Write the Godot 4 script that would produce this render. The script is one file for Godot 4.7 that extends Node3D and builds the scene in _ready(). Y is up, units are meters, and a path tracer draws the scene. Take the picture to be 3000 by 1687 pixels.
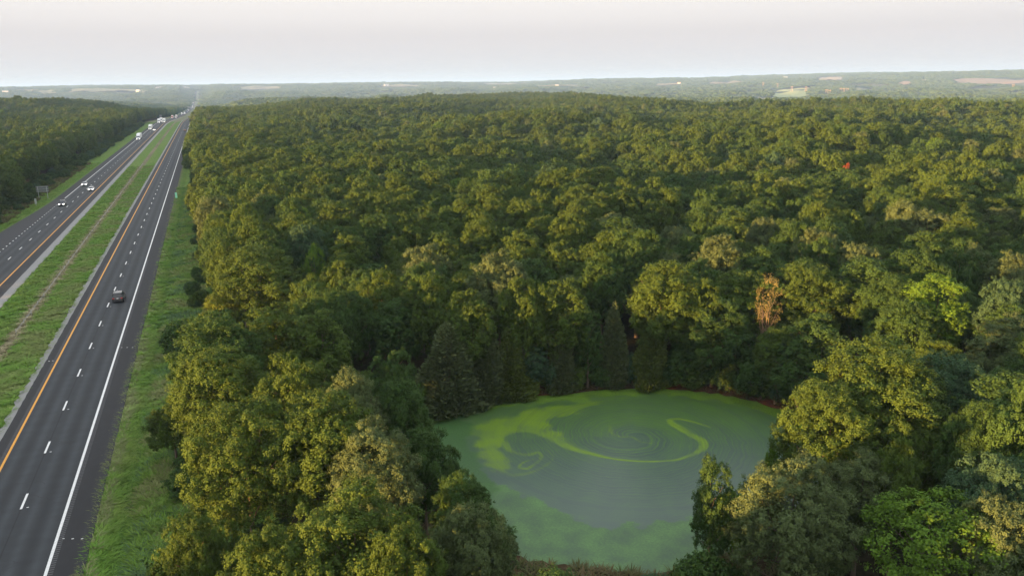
extends Node3D
# An elevated view over a divided highway, a closed oak wood and an algae-covered pond at low sun.
# World: camera above the origin, -z is the view's forward, x right. Road coordinates (s along the road, t across it).

const FOCAL := 2349.4          # pixels of the 3000 x 1687 photograph
const EYE := Vector3(0, 36.96, 0)
const PITCH := 0.251433
const ROLL := 0.0125
const HEADING := 0.356359
const CA := 0.937175
const SA := 0.348862

var rng: RandomNumberGenerator
var n_roll: FastNoiseLite
var n_fine: FastNoiseLite
var n_patch: FastNoiseLite
var cam_basis: Basis
var names := {}
var mats := {}
var pond: PackedVector2Array
var fields := []

# ---------------------------------------------------------------- small helpers
func rd(s: float, t: float, y := 0.0) -> Vector3:
	return Vector3(t * CA - s * SA, y, -(s * CA + t * SA))

func st_of(x: float, f: float) -> Vector2:
	return Vector2(f * CA - x * SA, x * CA + f * SA)

func ray_dir(px: float, py: float) -> Vector3:
	return (cam_basis * Vector3(px - 1500.0, -(py - 843.5), -FOCAL)).normalized()

func at_height(px: float, py: float, h: float) -> Vector3:
	var d := ray_dir(px, py)
	return EYE + d * ((h - EYE.y) / d.y)

func to_pixel(p: Vector3) -> Vector2:
	var q := cam_basis.transposed() * (p - EYE)
	if q.z > -0.5:
		return Vector2(-9999, -9999)
	return Vector2(1500.0 - q.x / q.z * FOCAL, 843.5 + q.y / q.z * FOCAL)

func table(a: Array, x: float) -> float:
	if x <= a[0][0]:
		return a[0][1]
	for i in range(1, a.size()):
		if x < a[i][0]:
			return lerpf(a[i - 1][1], a[i][1], (x - a[i - 1][0]) / (a[i][0] - a[i - 1][0]))
	return a[a.size() - 1][1]

func numbered(called: String) -> String:
	var k: int = names.get(called, 0)
	names[called] = k + 1
	return called if k == 0 else "%s_%03d" % [called, k]

func thing(called: String, label: String, category: String, at := Vector3.ZERO, turn := 0.0, group := "") -> Node3D:
	var o := Node3D.new()
	o.name = numbered(called)
	add_child(o)
	o.position = at
	o.rotation.y = turn
	o.set_meta("label", label)
	o.set_meta("category", category)
	if group:
		o.set_meta("group", group)
	return o

func part(called: String, mesh: Mesh, m: Material, parent: Node, at := Vector3.ZERO) -> MeshInstance3D:
	var o := MeshInstance3D.new()
	o.name = called
	o.mesh = mesh
	o.material_override = m
	parent.add_child(o, true)
	o.position = at
	return o

func structure(called: String, mesh: Mesh, m: Material) -> MeshInstance3D:
	var o := MeshInstance3D.new()
	o.name = numbered(called)
	o.mesh = mesh
	o.material_override = m
	add_child(o)
	o.set_meta("kind", "structure")
	return o

func lin(r: float, g: float, b: float) -> Color:
	return Color(r, g, b).linear_to_srgb()

func mat(called: String, c: Color, rough := 0.8, metal := 0.0, spec := 0.5) -> StandardMaterial3D:
	if mats.has(called):
		return mats[called]
	var m := StandardMaterial3D.new()
	m.resource_name = called
	m.albedo_color = c.linear_to_srgb()
	m.roughness = rough
	m.metallic = metal
	m.metallic_specular = spec
	mats[called] = m
	return m

func ru() -> Vector3:
	var z := rng.randf_range(-1, 1)
	var a := rng.randf() * TAU
	var r := sqrt(1.0 - z * z)
	return Vector3(r * cos(a), z, r * sin(a))

func quad(st: SurfaceTool, a: Vector3, b: Vector3, c: Vector3, d: Vector3) -> void:
	for p in [a, b, c, a, c, d]:
		st.add_vertex(p)

func box(st: SurfaceTool, lo: Vector3, hi: Vector3, top_in := Vector3.ZERO) -> void:
	# top_in.x / z: how far the top face is drawn in on each side (chamfered or tapered blocks)
	var p := []
	for y in 2:
		var ix := top_in.x * y
		var iz := top_in.z * y
		var yy: float = hi.y if y else lo.y
		p.append_array([Vector3(lo.x + ix, yy, lo.z + iz), Vector3(hi.x - ix, yy, lo.z + iz), Vector3(hi.x - ix, yy, hi.z - iz), Vector3(lo.x + ix, yy, hi.z - iz)])
	quad(st, p[4], p[5], p[6], p[7])
	quad(st, p[3], p[2], p[1], p[0])
	for k in 4:
		var j := (k + 1) % 4
		quad(st, p[k], p[j], p[4 + j], p[4 + k])

func st_new(flat := true) -> SurfaceTool:
	var st := SurfaceTool.new()
	st.begin(Mesh.PRIMITIVE_TRIANGLES)
	st.set_smooth_group(-1 if flat else 0)
	return st

func done(st: SurfaceTool) -> ArrayMesh:
	st.generate_normals()
	return st.commit()

func box_mesh(lo: Vector3, hi: Vector3, top_in := Vector3.ZERO) -> ArrayMesh:
	var st := st_new()
	box(st, lo, hi, top_in)
	return done(st)

func tube(st: SurfaceTool, pts: Array, radii: Array, sides := 7) -> void:
	var rings := []
	for i in pts.size():
		var d: Vector3 = (pts[mini(i + 1, pts.size() - 1)] - pts[maxi(i - 1, 0)]).normalized()
		var u := d.cross(Vector3(0.31, 0.1, 0.94)).normalized()
		var w := u.cross(d)
		var ring := []
		for k in sides:
			var a := TAU * k / sides
			ring.append(pts[i] + (u * cos(a) + w * sin(a)) * radii[i])
		rings.append(ring)
	for i in pts.size() - 1:
		for k in sides:
			var j := (k + 1) % sides
			quad(st, rings[i][k], rings[i + 1][k], rings[i + 1][j], rings[i][j])
	for k in range(1, sides - 1):
		var e: Array = rings[pts.size() - 1]
		for p in [e[0], e[k], e[k + 1]]:
			st.add_vertex(p)

func loft(rings: Array, flat := false) -> ArrayMesh:
	var st := st_new(flat)
	var n: int = rings[0].size()
	for i in rings.size() - 1:
		for k in n:
			var j := (k + 1) % n
			quad(st, rings[i][k], rings[i][j], rings[i + 1][j], rings[i + 1][k])
	for e in [0, rings.size() - 1]:
		for k in range(1, n - 1):
			var tri := [rings[e][0], rings[e][k], rings[e][k + 1]]
			if e == 0:
				tri.reverse()
			for p in tri:
				st.add_vertex(p)
	return done(st)

# ---------------------------------------------------------------- terrain
var crest := [[-40.0, 1500.0], [-23.0, 1300.0], [-20.0, 950.0], [-16.0, 1150.0], [-12.0, 1250.0], [-9.5, 1100.0], [-6.0, 1400.0], [-2.5, 1650.0], [2.0, 1700.0], [5.0, 1350.0], [11.0, 900.0], [15.0, 820.0], [21.0, 830.0], [32.0, 850.0], [60.0, 850.0]]
var road_y := [[900.0, 0.0], [1000.0, -1.6], [1174.0, -6.0], [1411.0, -12.0], [1742.0, -20.0], [2348.0, -31.0], [3104.0, -42.0], [3800.0, -45.0], [4374.0, -43.5], [5500.0, -33.0], [6100.0, -19.0], [6840.0, -2.0], [7500.0, 16.0], [8600.0, 36.0], [30000.0, 36.0]]
var ridge := [[-33.0, 2.0], [-19.0, -6.0], [0.0, -8.0], [10.0, 4.0], [33.0, 40.0]]
var cross := [[-60.0, 0.0], [-56.0, -0.3], [-53.8, -0.3], [-51.0, -0.1], [-37.6, -0.1], [-36.0, -0.12], [-31.0, -0.55], [-26.0, -0.15], [-24.0, -0.1], [-12.45, -0.1], [-11.9, -0.14], [-10.0, -0.62], [-8.6, -0.3], [-5.0, 0.0]]

func pond_distance(x: float, f: float) -> float:
	var p := Vector2(x, f)
	var best := 1e9
	for i in pond.size():
		var q := Geometry2D.get_closest_point_to_segment(p, pond[i], pond[(i + 1) % pond.size()])
		best = minf(best, q.distance_to(p))
	return -best if Geometry2D.is_point_in_polygon(p, pond) else best

func ground_at(x: float, f: float) -> float:
	var q := st_of(x, f)
	var d := sqrt(x * x + f * f)
	var az := rad_to_deg(atan2(x, f))
	var y := 0.0
	var over := d - table(crest, az)
	if over > 0.0:
		y -= 60.0 * (1.0 - exp(-over / 1500.0))
		y += smoothstep(3000.0, 8600.0, d) * (97.0 + table(ridge, az))
		y += n_roll.get_noise_2d(x * 0.05, f * 0.05) * 20.0 * smoothstep(0.0, 2000.0, over)
		y += n_roll.get_noise_2d(x * 0.17 + 900.0, f * 0.17) * 26.0 * smoothstep(100.0, 1200.0, over) * smoothstep(9000.0, 4000.0, d)
	y += n_roll.get_noise_2d(x * 0.5, f * 0.5) * 9.0 * smoothstep(110.0, 260.0, d)
	if q.y < -56.0:
		y += 9.0 * exp(-pow((q.x - 1250.0) / 420.0, 2.0)) * smoothstep(60.0, 220.0, -q.y)
	var w := 1.0 - smoothstep(42.0, 150.0, absf(q.y + 31.0))
	if w > 0.0:
		var c := table(road_y, q.x)
		if q.y > -60.0 and q.y < -5.0:
			c += table(cross, q.y)
		y = lerpf(y, c, w)
	if x > -22.0 and x < 45.0 and f > 44.0 and f < 106.0:
		var sd := pond_distance(x, f)
		if sd < 3.0:
			y = lerpf(y, -0.35 - 1.3 * smoothstep(0.0, 4.0, -sd), 1.0 - smoothstep(0.0, 3.0, sd))
	return y

func on_ground(px: float, py: float) -> Vector3:
	# where the sight line through a pixel of the photograph meets the ground
	var d := ray_dir(px, py)
	var k := 30.0
	while k < 30000.0:
		var p := EYE + d * k
		if p.y < ground_at(p.x, -p.z):
			return p
		k *= 1.01
	return EYE + d * 30000.0

func field_at(x: float, f: float) -> bool:
	var d := sqrt(x * x + f * f)
	var az := atan2(x, f)
	for e in fields:
		if az > e[0] - 0.002 and az < e[1] + 0.002 and d > e[2] * 0.97 and d < e[3] * 1.02:
			return true
	return false

func lines(spans: Array) -> PackedFloat32Array:
	var o := PackedFloat32Array()
	var x: float = spans[0][0]
	for e in spans:
		while x < e[1] - 0.01:
			o.append(x)
			x += e[2] if e[2] > 0.0 else absf(x) * -e[2]
		x = e[1]
	o.append(x)
	return o

var s_lines: PackedFloat32Array
var t_lines: PackedFloat32Array

func make_ground() -> void:
	s_lines = lines([[-160.0, 36.0, 14.0], [36.0, 104.0, 1.3], [104.0, 430.0, 4.0], [430.0, 1500.0, 21.0], [1500.0, 4000.0, 60.0], [4000.0, 29000.0, -0.05]])
	t_lines = PackedFloat32Array()
	var x := 56.0
	var left := []
	while x < 9000.0:
		left.append(-x)
		x *= 1.09
	left.reverse()
	t_lines.append_array(PackedFloat32Array(left))
	for v in [-53.8, -52.4, -51.0, -49.0, -45.0, -41.0, -38.4, -37.6, -36.3, -35.0, -33.5, -32.5, -31.7, -31.0, -30.3, -29.6, -28.0, -26.0, -24.95, -24.15, -21.0, -17.0, -14.0, -12.45, -12.1, -11.6, -10.9, -10.3, -10.0, -9.6, -8.8, -8.0, -6.5, -5.0, -3.5, -1.5]:
		t_lines.append(v)
	t_lines.append_array(lines([[0.0, 66.0, 1.3], [66.0, 150.0, 7.0], [150.0, 1500.0, 30.0], [1500.0, 27000.0, -0.06]]))
	var v := PackedVector3Array()
	var col := PackedColorArray()
	var idx := PackedInt32Array()
	var nt := t_lines.size()
	for s in s_lines:
		for t in t_lines:
			var p := rd(s, t)
			p.y = ground_at(p.x, -p.z)
			v.append(p)
			col.append(soil_at(p, s, t))
	for i in s_lines.size() - 1:
		for j in nt - 1:
			var a := i * nt + j
			idx.append_array([a, a + nt, a + nt + 1, a, a + nt + 1, a + 1])
	var arr := []
	arr.resize(Mesh.ARRAY_MAX)
	arr[Mesh.ARRAY_VERTEX] = v
	arr[Mesh.ARRAY_COLOR] = col
	arr[Mesh.ARRAY_INDEX] = idx
	var raw := ArrayMesh.new()
	raw.add_surface_from_arrays(Mesh.PRIMITIVE_TRIANGLES, arr)
	var st := SurfaceTool.new()
	st.create_from(raw, 0)
	st.generate_normals()
	var m := StandardMaterial3D.new()
	m.resource_name = "ground"
	m.vertex_color_use_as_albedo = true
	m.roughness = 0.95
	m.metallic_specular = 0.2
	m.albedo_texture = noise_texture(0.02, 5, Color(0.62, 0.62, 0.6), Color(1, 1, 1))
	m.uv1_triplanar = true
	m.uv1_world_triplanar = true
	m.uv1_scale = Vector3.ONE * 0.11
	structure("ground", st.commit(), m)

func soil_at(p: Vector3, s: float, t: float) -> Color:
	var n := n_fine.get_noise_2d(p.x * 1.5, p.z * 1.5)
	var floor_ := Color(0.05, 0.042, 0.022).lerp(Color(0.035, 0.045, 0.02), 0.5 + n)
	var d := Vector2(p.x, p.z).length()
	if d > 1700.0:
		floor_ = Color(0.05, 0.07, 0.035).lerp(Color(0.12, 0.13, 0.06), smoothstep(0.1, 0.35, n_patch.get_noise_2d(p.x * 0.1, p.z * 0.1)))
	if t > -62.0 and t < -1.0 and s < 6900.0:
		var grass := Color(0.125, 0.245, 0.038).lerp(Color(0.175, 0.26, 0.058), clampf(0.5 + n, 0, 1))
		if t > -32.4 and t < -30.0:
			return Color(0.28, 0.25, 0.16).lerp(Color(0.20, 0.185, 0.11), clampf(0.5 + n * 1.5, 0, 1))
		if t > -12.5 and t < -11.9:
			return Color(0.18, 0.20, 0.09)
		if s > 1000.0:
			return Color(0.24, 0.27, 0.15)
		if t > -4.0 or t < -60.0:
			return grass.lerp(floor_, 0.6)
		return grass
	if d < 120.0:
		var sd := pond_distance(p.x, -p.z)
		if sd < 4.5:
			var red := clampf(n_patch.get_noise_2d(p.x * 4.0, p.z * 4.0) * 2.5 + (0.2 if -p.z > 85.0 else -0.6), 0, 1)
			return Color(0.085, 0.062, 0.035).lerp(Color(0.16, 0.055, 0.03), red)
	return floor_

func noise_texture(freq: float, oct: int, lo: Color, hi: Color, size := 512, sd := 3) -> ImageTexture:
	var n := FastNoiseLite.new()
	n.seed = sd
	n.frequency = freq
	n.fractal_octaves = oct
	var im := n.get_seamless_image(size, size)
	var out := Image.create(size, size, false, Image.FORMAT_RGB8)
	var ramp := []
	for k in 256:
		ramp.append(lo.lerp(hi, k / 255.0))
	var data := im.get_data()
	for y in size:
		for x in size:
			out.set_pixel(x, y, ramp[data[y * size + x]])
	return ImageTexture.create_from_image(out)

# ---------------------------------------------------------------- road
func ribbon(t0: float, t1: float, s0: float, s1: float, lift: float, ragged0 := 0.0, ragged1 := 0.0, step := 0.0) -> ArrayMesh:
	var ss := PackedFloat32Array([s0])
	for s in s_lines:
		if s > s0 + 0.3 and s < s1 - 0.3:
			if step > 0.0:
				var last: float = ss[ss.size() - 1]
				var n := int(minf((s - last) / step, 40.0))
				for k in range(1, n):
					ss.append(lerpf(last, s, float(k) / n))
			ss.append(s)
	ss.append(s1)
	var v := PackedVector3Array()
	var uv := PackedVector2Array()
	var nn := PackedVector3Array()
	var idx := PackedInt32Array()
	for i in ss.size():
		var s: float = ss[i]
		var y := table(road_y, s) + lift + (0.0 if s < 900.0 else minf(0.5, (s - 900.0) * 0.0004))
		var a := t0 + (n_fine.get_noise_2d(s * 6.0, t0 * 9.0) * ragged0 if ragged0 > 0.0 else 0.0)
		var b := t1 + (n_fine.get_noise_2d(s * 6.0, t1 * 9.0) * ragged1 if ragged1 > 0.0 else 0.0)
		v.append(rd(s, a, y))
		v.append(rd(s, b, y))
		uv.append(Vector2(0, s / 24.0))
		uv.append(Vector2(1, s / 24.0))
		nn.append(Vector3.UP)
		nn.append(Vector3.UP)
		if i > 0:
			var k := i * 2
			idx.append_array([k - 2, k, k + 1, k - 2, k + 1, k - 1])
	var arr := []
	arr.resize(Mesh.ARRAY_MAX)
	arr[Mesh.ARRAY_VERTEX] = v
	arr[Mesh.ARRAY_NORMAL] = nn
	arr[Mesh.ARRAY_TEX_UV] = uv
	arr[Mesh.ARRAY_INDEX] = idx
	var m := ArrayMesh.new()
	m.add_surface_from_arrays(Mesh.PRIMITIVE_TRIANGLES, arr)
	return m

func asphalt(called: String, base: Color, streaks: Array, sd: int) -> StandardMaterial3D:
	# streaks: [position across 0..1, width, factor] wear along the wheel paths, joints and old tar
	var w := 192
	var h := 1024
	var n := FastNoiseLite.new()
	n.seed = sd
	n.frequency = 0.4
	n.fractal_octaves = 2
	var grain := n.get_seamless_image(w, h).get_data()
	n.frequency = 0.012
	n.fractal_octaves = 4
	var cloud := n.get_seamless_image(w, h).get_data()
	var im := Image.create(w, h, false, Image.FORMAT_RGB8)
	var across := PackedFloat32Array()
	for x in w:
		var k := 1.0
		for e in streaks:
			k += e[2] * exp(-pow(((x + 0.5) / w - e[0]) / e[1], 2.0))
		across.append(k)
	for y in h:
		for x in w:
			var g := across[x] * (0.8 + 0.4 * grain[y * w + x] / 255.0) * (0.88 + 0.24 * cloud[y * w + x] / 255.0)
			im.set_pixel(x, y, Color(base.r * g, base.g * g, base.b * g).linear_to_srgb())
	for k in 9:
		var cx := rng.randf() * w
		var cy := rng.randf() * h
		var way := rng.randf_range(-0.5, 0.5)
		for q in rng.randi_range(30, 150):
			cx += cos(way)
			cy += sin(way)
			way += rng.randf_range(-0.35, 0.35)
			if cx > 1 and cx < w - 2:
				im.set_pixel(int(cx), posmod(int(cy), h), Color(0.016, 0.016, 0.018).linear_to_srgb())
	var m := StandardMaterial3D.new()
	m.resource_name = called
	m.albedo_texture = ImageTexture.create_from_image(im)
	m.roughness = 0.85
	m.metallic_specular = 0.4
	return m

func make_road() -> void:
	var end := 6830.0
	var wheel := [[0.14, 0.045, 0.42], [0.36, 0.045, 0.45], [0.25, 0.05, -0.22], [0.62, 0.045, 0.45], [0.85, 0.045, 0.42], [0.74, 0.05, -0.22], [0.478, 0.006, -0.5], [0.0, 0.03, -0.25], [1.0, 0.03, -0.25]]
	var lane := asphalt("lane_asphalt", Color(0.027, 0.031, 0.036), wheel, 11)
	var black := asphalt("shoulder_asphalt", Color(0.019, 0.020, 0.023), [[0.75, 0.1, 0.25], [0.9, 0.05, 0.3], [0.15, 0.08, 0.1]], 12)
	var gravel := StandardMaterial3D.new()
	gravel.resource_name = "pale_gravel"
	gravel.albedo_texture = noise_texture(0.14, 3, lin(0.12, 0.12, 0.12), lin(0.34, 0.34, 0.34), 256, 5)
	gravel.uv1_triplanar = true
	gravel.uv1_world_triplanar = true
	gravel.uv1_scale = Vector3.ONE * 0.4
	gravel.roughness = 1.0
	var white := paint("white_paint", Color(0.78, 0.79, 0.8))
	var yellow := paint("yellow_paint", Color(0.72, 0.33, 0.025))
	# carriageway whose traffic drives away
	var r := structure("road", ribbon(-22.95, -15.0, 30.0, end, 0.0), lane)
	part("shoulder", ribbon(-15.0, -12.45, 30.0, end, 0.0, 0.0, 0.09, 0.7), black, r)
	part("shoulder", ribbon(-24.2, -22.95, 30.0, end, 0.0, 0.1, 0.0, 0.7), black, r)
	part("gravel_strip", ribbon(-24.98, -24.05, 30.0, 1500.0, -0.012, 0.5, 0.0, 0.8), gravel, r)
	part("edge_line", ribbon(-15.38, -15.13, 30.0, end, 0.006), white, r)
	part("edge_line", ribbon(-22.82, -22.58, 30.0, end, 0.006), yellow, r)
	var dash := dash_mesh(3.05, 0.2)
	var stud := box_mesh(Vector3(-0.09, 0, -0.05), Vector3(0.09, 0.022, 0.05), Vector3(0.02, 0, 0.02))
	for k in range(-3, 68):
		var s := 78.61 + 12.192 * k
		var o := part("lane_dash", dash, white, r, rd(s, -19.14, 0.006))
		o.rotation.y = HEADING
		if k < 30:
			var q := part("pavement_marker", stud, white, r, rd(s - 1.4, -18.62, 0.002))
			q.rotation.y = HEADING
	for s in [69.8, 124.4]:
		for t in [-14.75, -14.0, -13.25]:
			var q := part("pavement_marker", stud, white, r, rd(s - (t + 14) * 0.4, t, 0.002))
			q.rotation.y = HEADING
	for t in [-23.3, -23.75]:
		part("pavement_marker", stud, white, r, rd(122.0, t, 0.002)).rotation.y = HEADING
	# milled rumble strips beside the edge lines: real grooves
	for e in [[-15.08, -14.72], [-23.2, -22.86]]:
		var st := st_new()
		var s := 52.0
		while s < 190.0:
			var pts := [rd(s, e[0], 0.005), rd(s, e[1], 0.005), rd(s + 0.05, e[0], 0.022), rd(s + 0.05, e[1], 0.022), rd(s + 0.13, e[0], 0.022), rd(s + 0.13, e[1], 0.022), rd(s + 0.18, e[0], 0.005), rd(s + 0.18, e[1], 0.005)]
			for k in 3:
				quad(st, pts[k * 2], pts[k * 2 + 2], pts[k * 2 + 3], pts[k * 2 + 1])
			s += 0.34
		var q := part("rumble_strip", done(st), mat("rumble", Color(0.07, 0.07, 0.075), 0.9), r)
		q.set_meta("kind", "stuff")
	var ring := st_new()
	for k in 34:
		var a0 := 0.4 + k * 0.17
		var pr := []
		for a in [a0, a0 + 0.17]:
			for rr in [1.25, 1.38]:
				pr.append(rd(57.6 + sin(a) * rr * 1.7, -13.75 + cos(a) * rr * 0.75, 0.003))
		quad(ring, pr[0], pr[2], pr[3], pr[1])
	part("tyre_mark", done(ring), mat("tyre_mark", Color(0.06, 0.06, 0.063), 0.95), r)
	# carriageway whose traffic comes closer
	var l := structure("road", ribbon(-48.15, -40.15, 120.0, end, 0.0), lane)
	part("shoulder", ribbon(-40.15, -38.2, 120.0, end, 0.0, 0.0, 0.06, 0.9), black, l)
	part("shoulder", ribbon(-51.0, -48.15, 312.0, end, 0.0, 0.08, 0.0, 0.9), black, l)
	var st := st_new()
	var pr := []
	for k in 25:
		var s := 120.0 + 8.0 * k
		pr.append([rd(s, -51.0 - 3.6 * smoothstep(312.0, 215.0, s), 0.0), rd(s, -48.15, 0.0)])
	for k in 24:
		quad(st, pr[k][0], pr[k + 1][0], pr[k + 1][1], pr[k][1])
	part("merging_lane", done(st), mat("ramp_asphalt", Color(0.021, 0.022, 0.026), 0.9), l)
	part("gravel_strip", ribbon(-38.25, -36.6, 120.0, 1500.0, -0.012, 0.0, 0.35, 1.0), gravel, l)
	part("edge_line", ribbon(-40.52, -40.28, 120.0, end, 0.006), yellow, l)
	part("edge_line", ribbon(-48.12, -47.88, 312.0, end, 0.006), white, l)
	for k in range(-6, 58):
		part("lane_dash", dash, white, l, rd(204.63 + 12.192 * k, -44.25, 0.006)).rotation.y = HEADING
	var dot := dash_mesh(1.0, 0.25)
	for k in range(0, 26):
		part("lane_dash", dot, white, l, rd(203.0 + 3.66 * k, -48.02, 0.006)).rotation.y = HEADING

func paint(called: String, c: Color) -> StandardMaterial3D:
	var m := mat(called, Color.WHITE, 0.6)
	m.albedo_color = Color.WHITE
	m.albedo_texture = noise_texture(0.05, 4, (c * 0.66).linear_to_srgb(), c.linear_to_srgb(), 256, 8)
	m.uv1_triplanar = true
	m.uv1_world_triplanar = true
	m.uv1_scale = Vector3.ONE * 0.35
	return m

func dash_mesh(length: float, width: float) -> ArrayMesh:
	return box_mesh(Vector3(-width / 2, -0.004, -length / 2), Vector3(width / 2, 0.003, length / 2), Vector3(0.004, 0, 0.004))

# ---------------------------------------------------------------- pond
func water_texture() -> Array:
	# algae as it lies on the water: films, streamers and a spiral; positions in metres (x, forward)
	var x0 := -14.0
	var f0 := 52.0
	var span := 50.0
	var lobe := PackedVector2Array([Vector2(16.0, 91.4), Vector2(8.5, 89.6), Vector2(2.7, 87.9), Vector2(-1.7, 85.0), Vector2(-4.0, 83.3), Vector2(-4.4, 80.4), Vector2(-3.8, 78.1), Vector2(-3.1, 75.8), Vector2(-2.8, 73.7), Vector2(-1.5, 71.8), Vector2(-0.8, 71.8), Vector2(-0.7, 73.3), Vector2(-1.3, 75.8), Vector2(-1.6, 78.4), Vector2(-1.1, 80.7), Vector2(0.4, 81.9), Vector2(2.4, 82.3), Vector2(3.7, 80.8), Vector2(5.1, 78.2), Vector2(7.0, 76.6), Vector2(5.9, 79.3), Vector2(4.6, 81.8), Vector2(3.3, 84.2), Vector2(5.6, 85.7), Vector2(8.3, 87.5), Vector2(11.5, 90.3)])
	var near_edge := [[-14.0, 73.0], [-3.4, 70.7], [-1.5, 69.7], [-0.1, 68.7], [1.5, 67.2], [2.9, 65.7], [4.7, 64.3], [6.1, 62.9], [7.4, 62.0], [9.6, 62.8], [11.3, 62.7], [12.6, 63.4], [14.5, 63.2], [18.6, 62.9], [36.0, 66.0]]
	var back_edge := [[-14.0, 80.0], [-8.5, 83.9], [-4.7, 87.2], [2.8, 89.0], [9.5, 90.2], [16.5, 91.6], [23.8, 89.8], [28.4, 85.9], [30.9, 82.7], [36.0, 76.0]]
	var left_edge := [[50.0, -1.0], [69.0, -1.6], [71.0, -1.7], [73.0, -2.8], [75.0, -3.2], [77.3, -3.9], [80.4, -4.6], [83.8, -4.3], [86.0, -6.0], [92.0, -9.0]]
	var ways := [
		[[[-1.6, 78.0], [-1.4, 80.4], [-0.3, 81.8], [1.8, 82.2], [3.9, 80.4], [5.8, 77.6], [7.8, 76.1], [10.4, 74.7], [13.5, 74.1], [16.5, 74.4], [18.5, 75.6], [19.8, 77.0], [20.2, 78.5], [19.4, 80.1], [18.4, 82.0], [17.7, 83.8], [18.5, 84.5], [19.9, 83.9], [21.9, 82.1]],
			[0.3, 0.5, 0.7, 0.8, 0.75, 0.5, 0.32, 0.2, 0.15, 0.2, 0.32, 0.45, 0.5, 0.5, 0.5, 0.4, 0.3, 0.2, 0.1], 0.95],
		[[[-1.0, 78.8], [-0.3, 76.8], [1.4, 75.9], [2.5, 76.4], [2.8, 75.3], [2.1, 73.9], [1.3, 72.9], [0.5, 73.2], [1.0, 74.3], [2.0, 74.9]], [0.5, 0.4, 0.35, 0.3, 0.25, 0.25, 0.25, 0.2, 0.15, 0.1], 0.55],
		[[[-2.0, 72.6], [-0.2, 71.6], [1.5, 72.0], [3.2, 73.6], [4.0, 75.4], [3.2, 77.4]], [0.5, 0.4, 0.3, 0.25, 0.2, 0.1], 0.35],
		[[[10.8, 82.9], [10.7, 81.2], [11.4, 80.0], [12.8, 79.9], [13.5, 78.7], [14.6, 78.3]], [0.25, 0.3, 0.25, 0.2, 0.2, 0.1], 0.45]]
	var size := 768
	var g := 128
	# coarse masks
	var film := Image.create(g, g, false, Image.FORMAT_RF)
	for y in g:
		for x in g:
			var p := Vector2(x0 + (x + 0.5) / g * span, f0 + (y + 0.5) / g * span)
			var wob := Vector2(n_fine.get_noise_2d(p.x * 3.0, p.y * 3.0), n_fine.get_noise_2d(p.x * 3.0 + 70.0, p.y * 3.0)) * 0.9
			var edge := 3.0
			for q in lobe.size():
				edge = minf(edge, Geometry2D.get_closest_point_to_segment(p + wob, lobe[q], lobe[(q + 1) % lobe.size()]).distance_to(p + wob))
			if Geometry2D.is_point_in_polygon(p + wob, lobe):
				edge = -edge
			film.set_pixel(x, y, Color(clampf(0.5 - edge / 1.9, 0, 1), 0, 0))
	film.resize(size, size, Image.INTERPOLATE_CUBIC)
	var fd := film.get_data().to_float32_array()
	var stream := PackedFloat32Array()
	stream.resize(size * size)
	for way in ways:
		var pts: Array = way[0]
		var curve := Curve3D.new()
		for k in pts.size():
			var a: Array = pts[maxi(k - 1, 0)]
			var b: Array = pts[mini(k + 1, pts.size() - 1)]
			var tan_ := Vector3(b[0] - a[0], 0, b[1] - a[1]) / 6.0
			curve.add_point(Vector3(pts[k][0], way[1][k], pts[k][1]), -tan_, tan_)
		curve.bake_interval = 0.12
		for p in curve.get_baked_points():
			var w: float = p.y
			var cx := int((p.x - x0) / span * size)
			var cy := int((p.z - f0) / span * size)
			var rr := int(w / span * size * 1.8) + 2
			for y in range(maxi(cy - rr, 0), mini(cy + rr, size - 1)):
				for x in range(maxi(cx - rr, 0), mini(cx + rr, size - 1)):
					var dx := (x + 0.5) / size * span + x0 - p.x
					var dy := (y + 0.5) / size * span + f0 - p.z
					var k: float = (1.0 - smoothstep(0.15, 1.7, sqrt(dx * dx + dy * dy) / w)) * way[2]
					if k > stream[y * size + x]:
						stream[y * size + x] = k
	var n := FastNoiseLite.new()
	n.seed = 21
	n.frequency = 0.25
	n.fractal_octaves = 2
	var grain := n.get_image(size, size).get_data()
	n.frequency = 0.02
	n.fractal_octaves = 4
	var cloud := n.get_image(size, size).get_data()
	var rings := PackedFloat32Array()
	for k in 4096:
		rings.append(n_fine.get_noise_1d(k * 0.9) + 0.6 * n_fine.get_noise_1d(k * 3.1 + 500.0))
	var im := Image.create(size, size, false, Image.FORMAT_RGB8)
	var rough := Image.create(size, size, false, Image.FORMAT_RGB8)
	var c_water := Color(0.066, 0.104, 0.086)
	var c_mat := Color(0.068, 0.135, 0.030)
	var c_near := Color(0.075, 0.150, 0.052)
	var c_film := Color(0.135, 0.225, 0.016)
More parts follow.
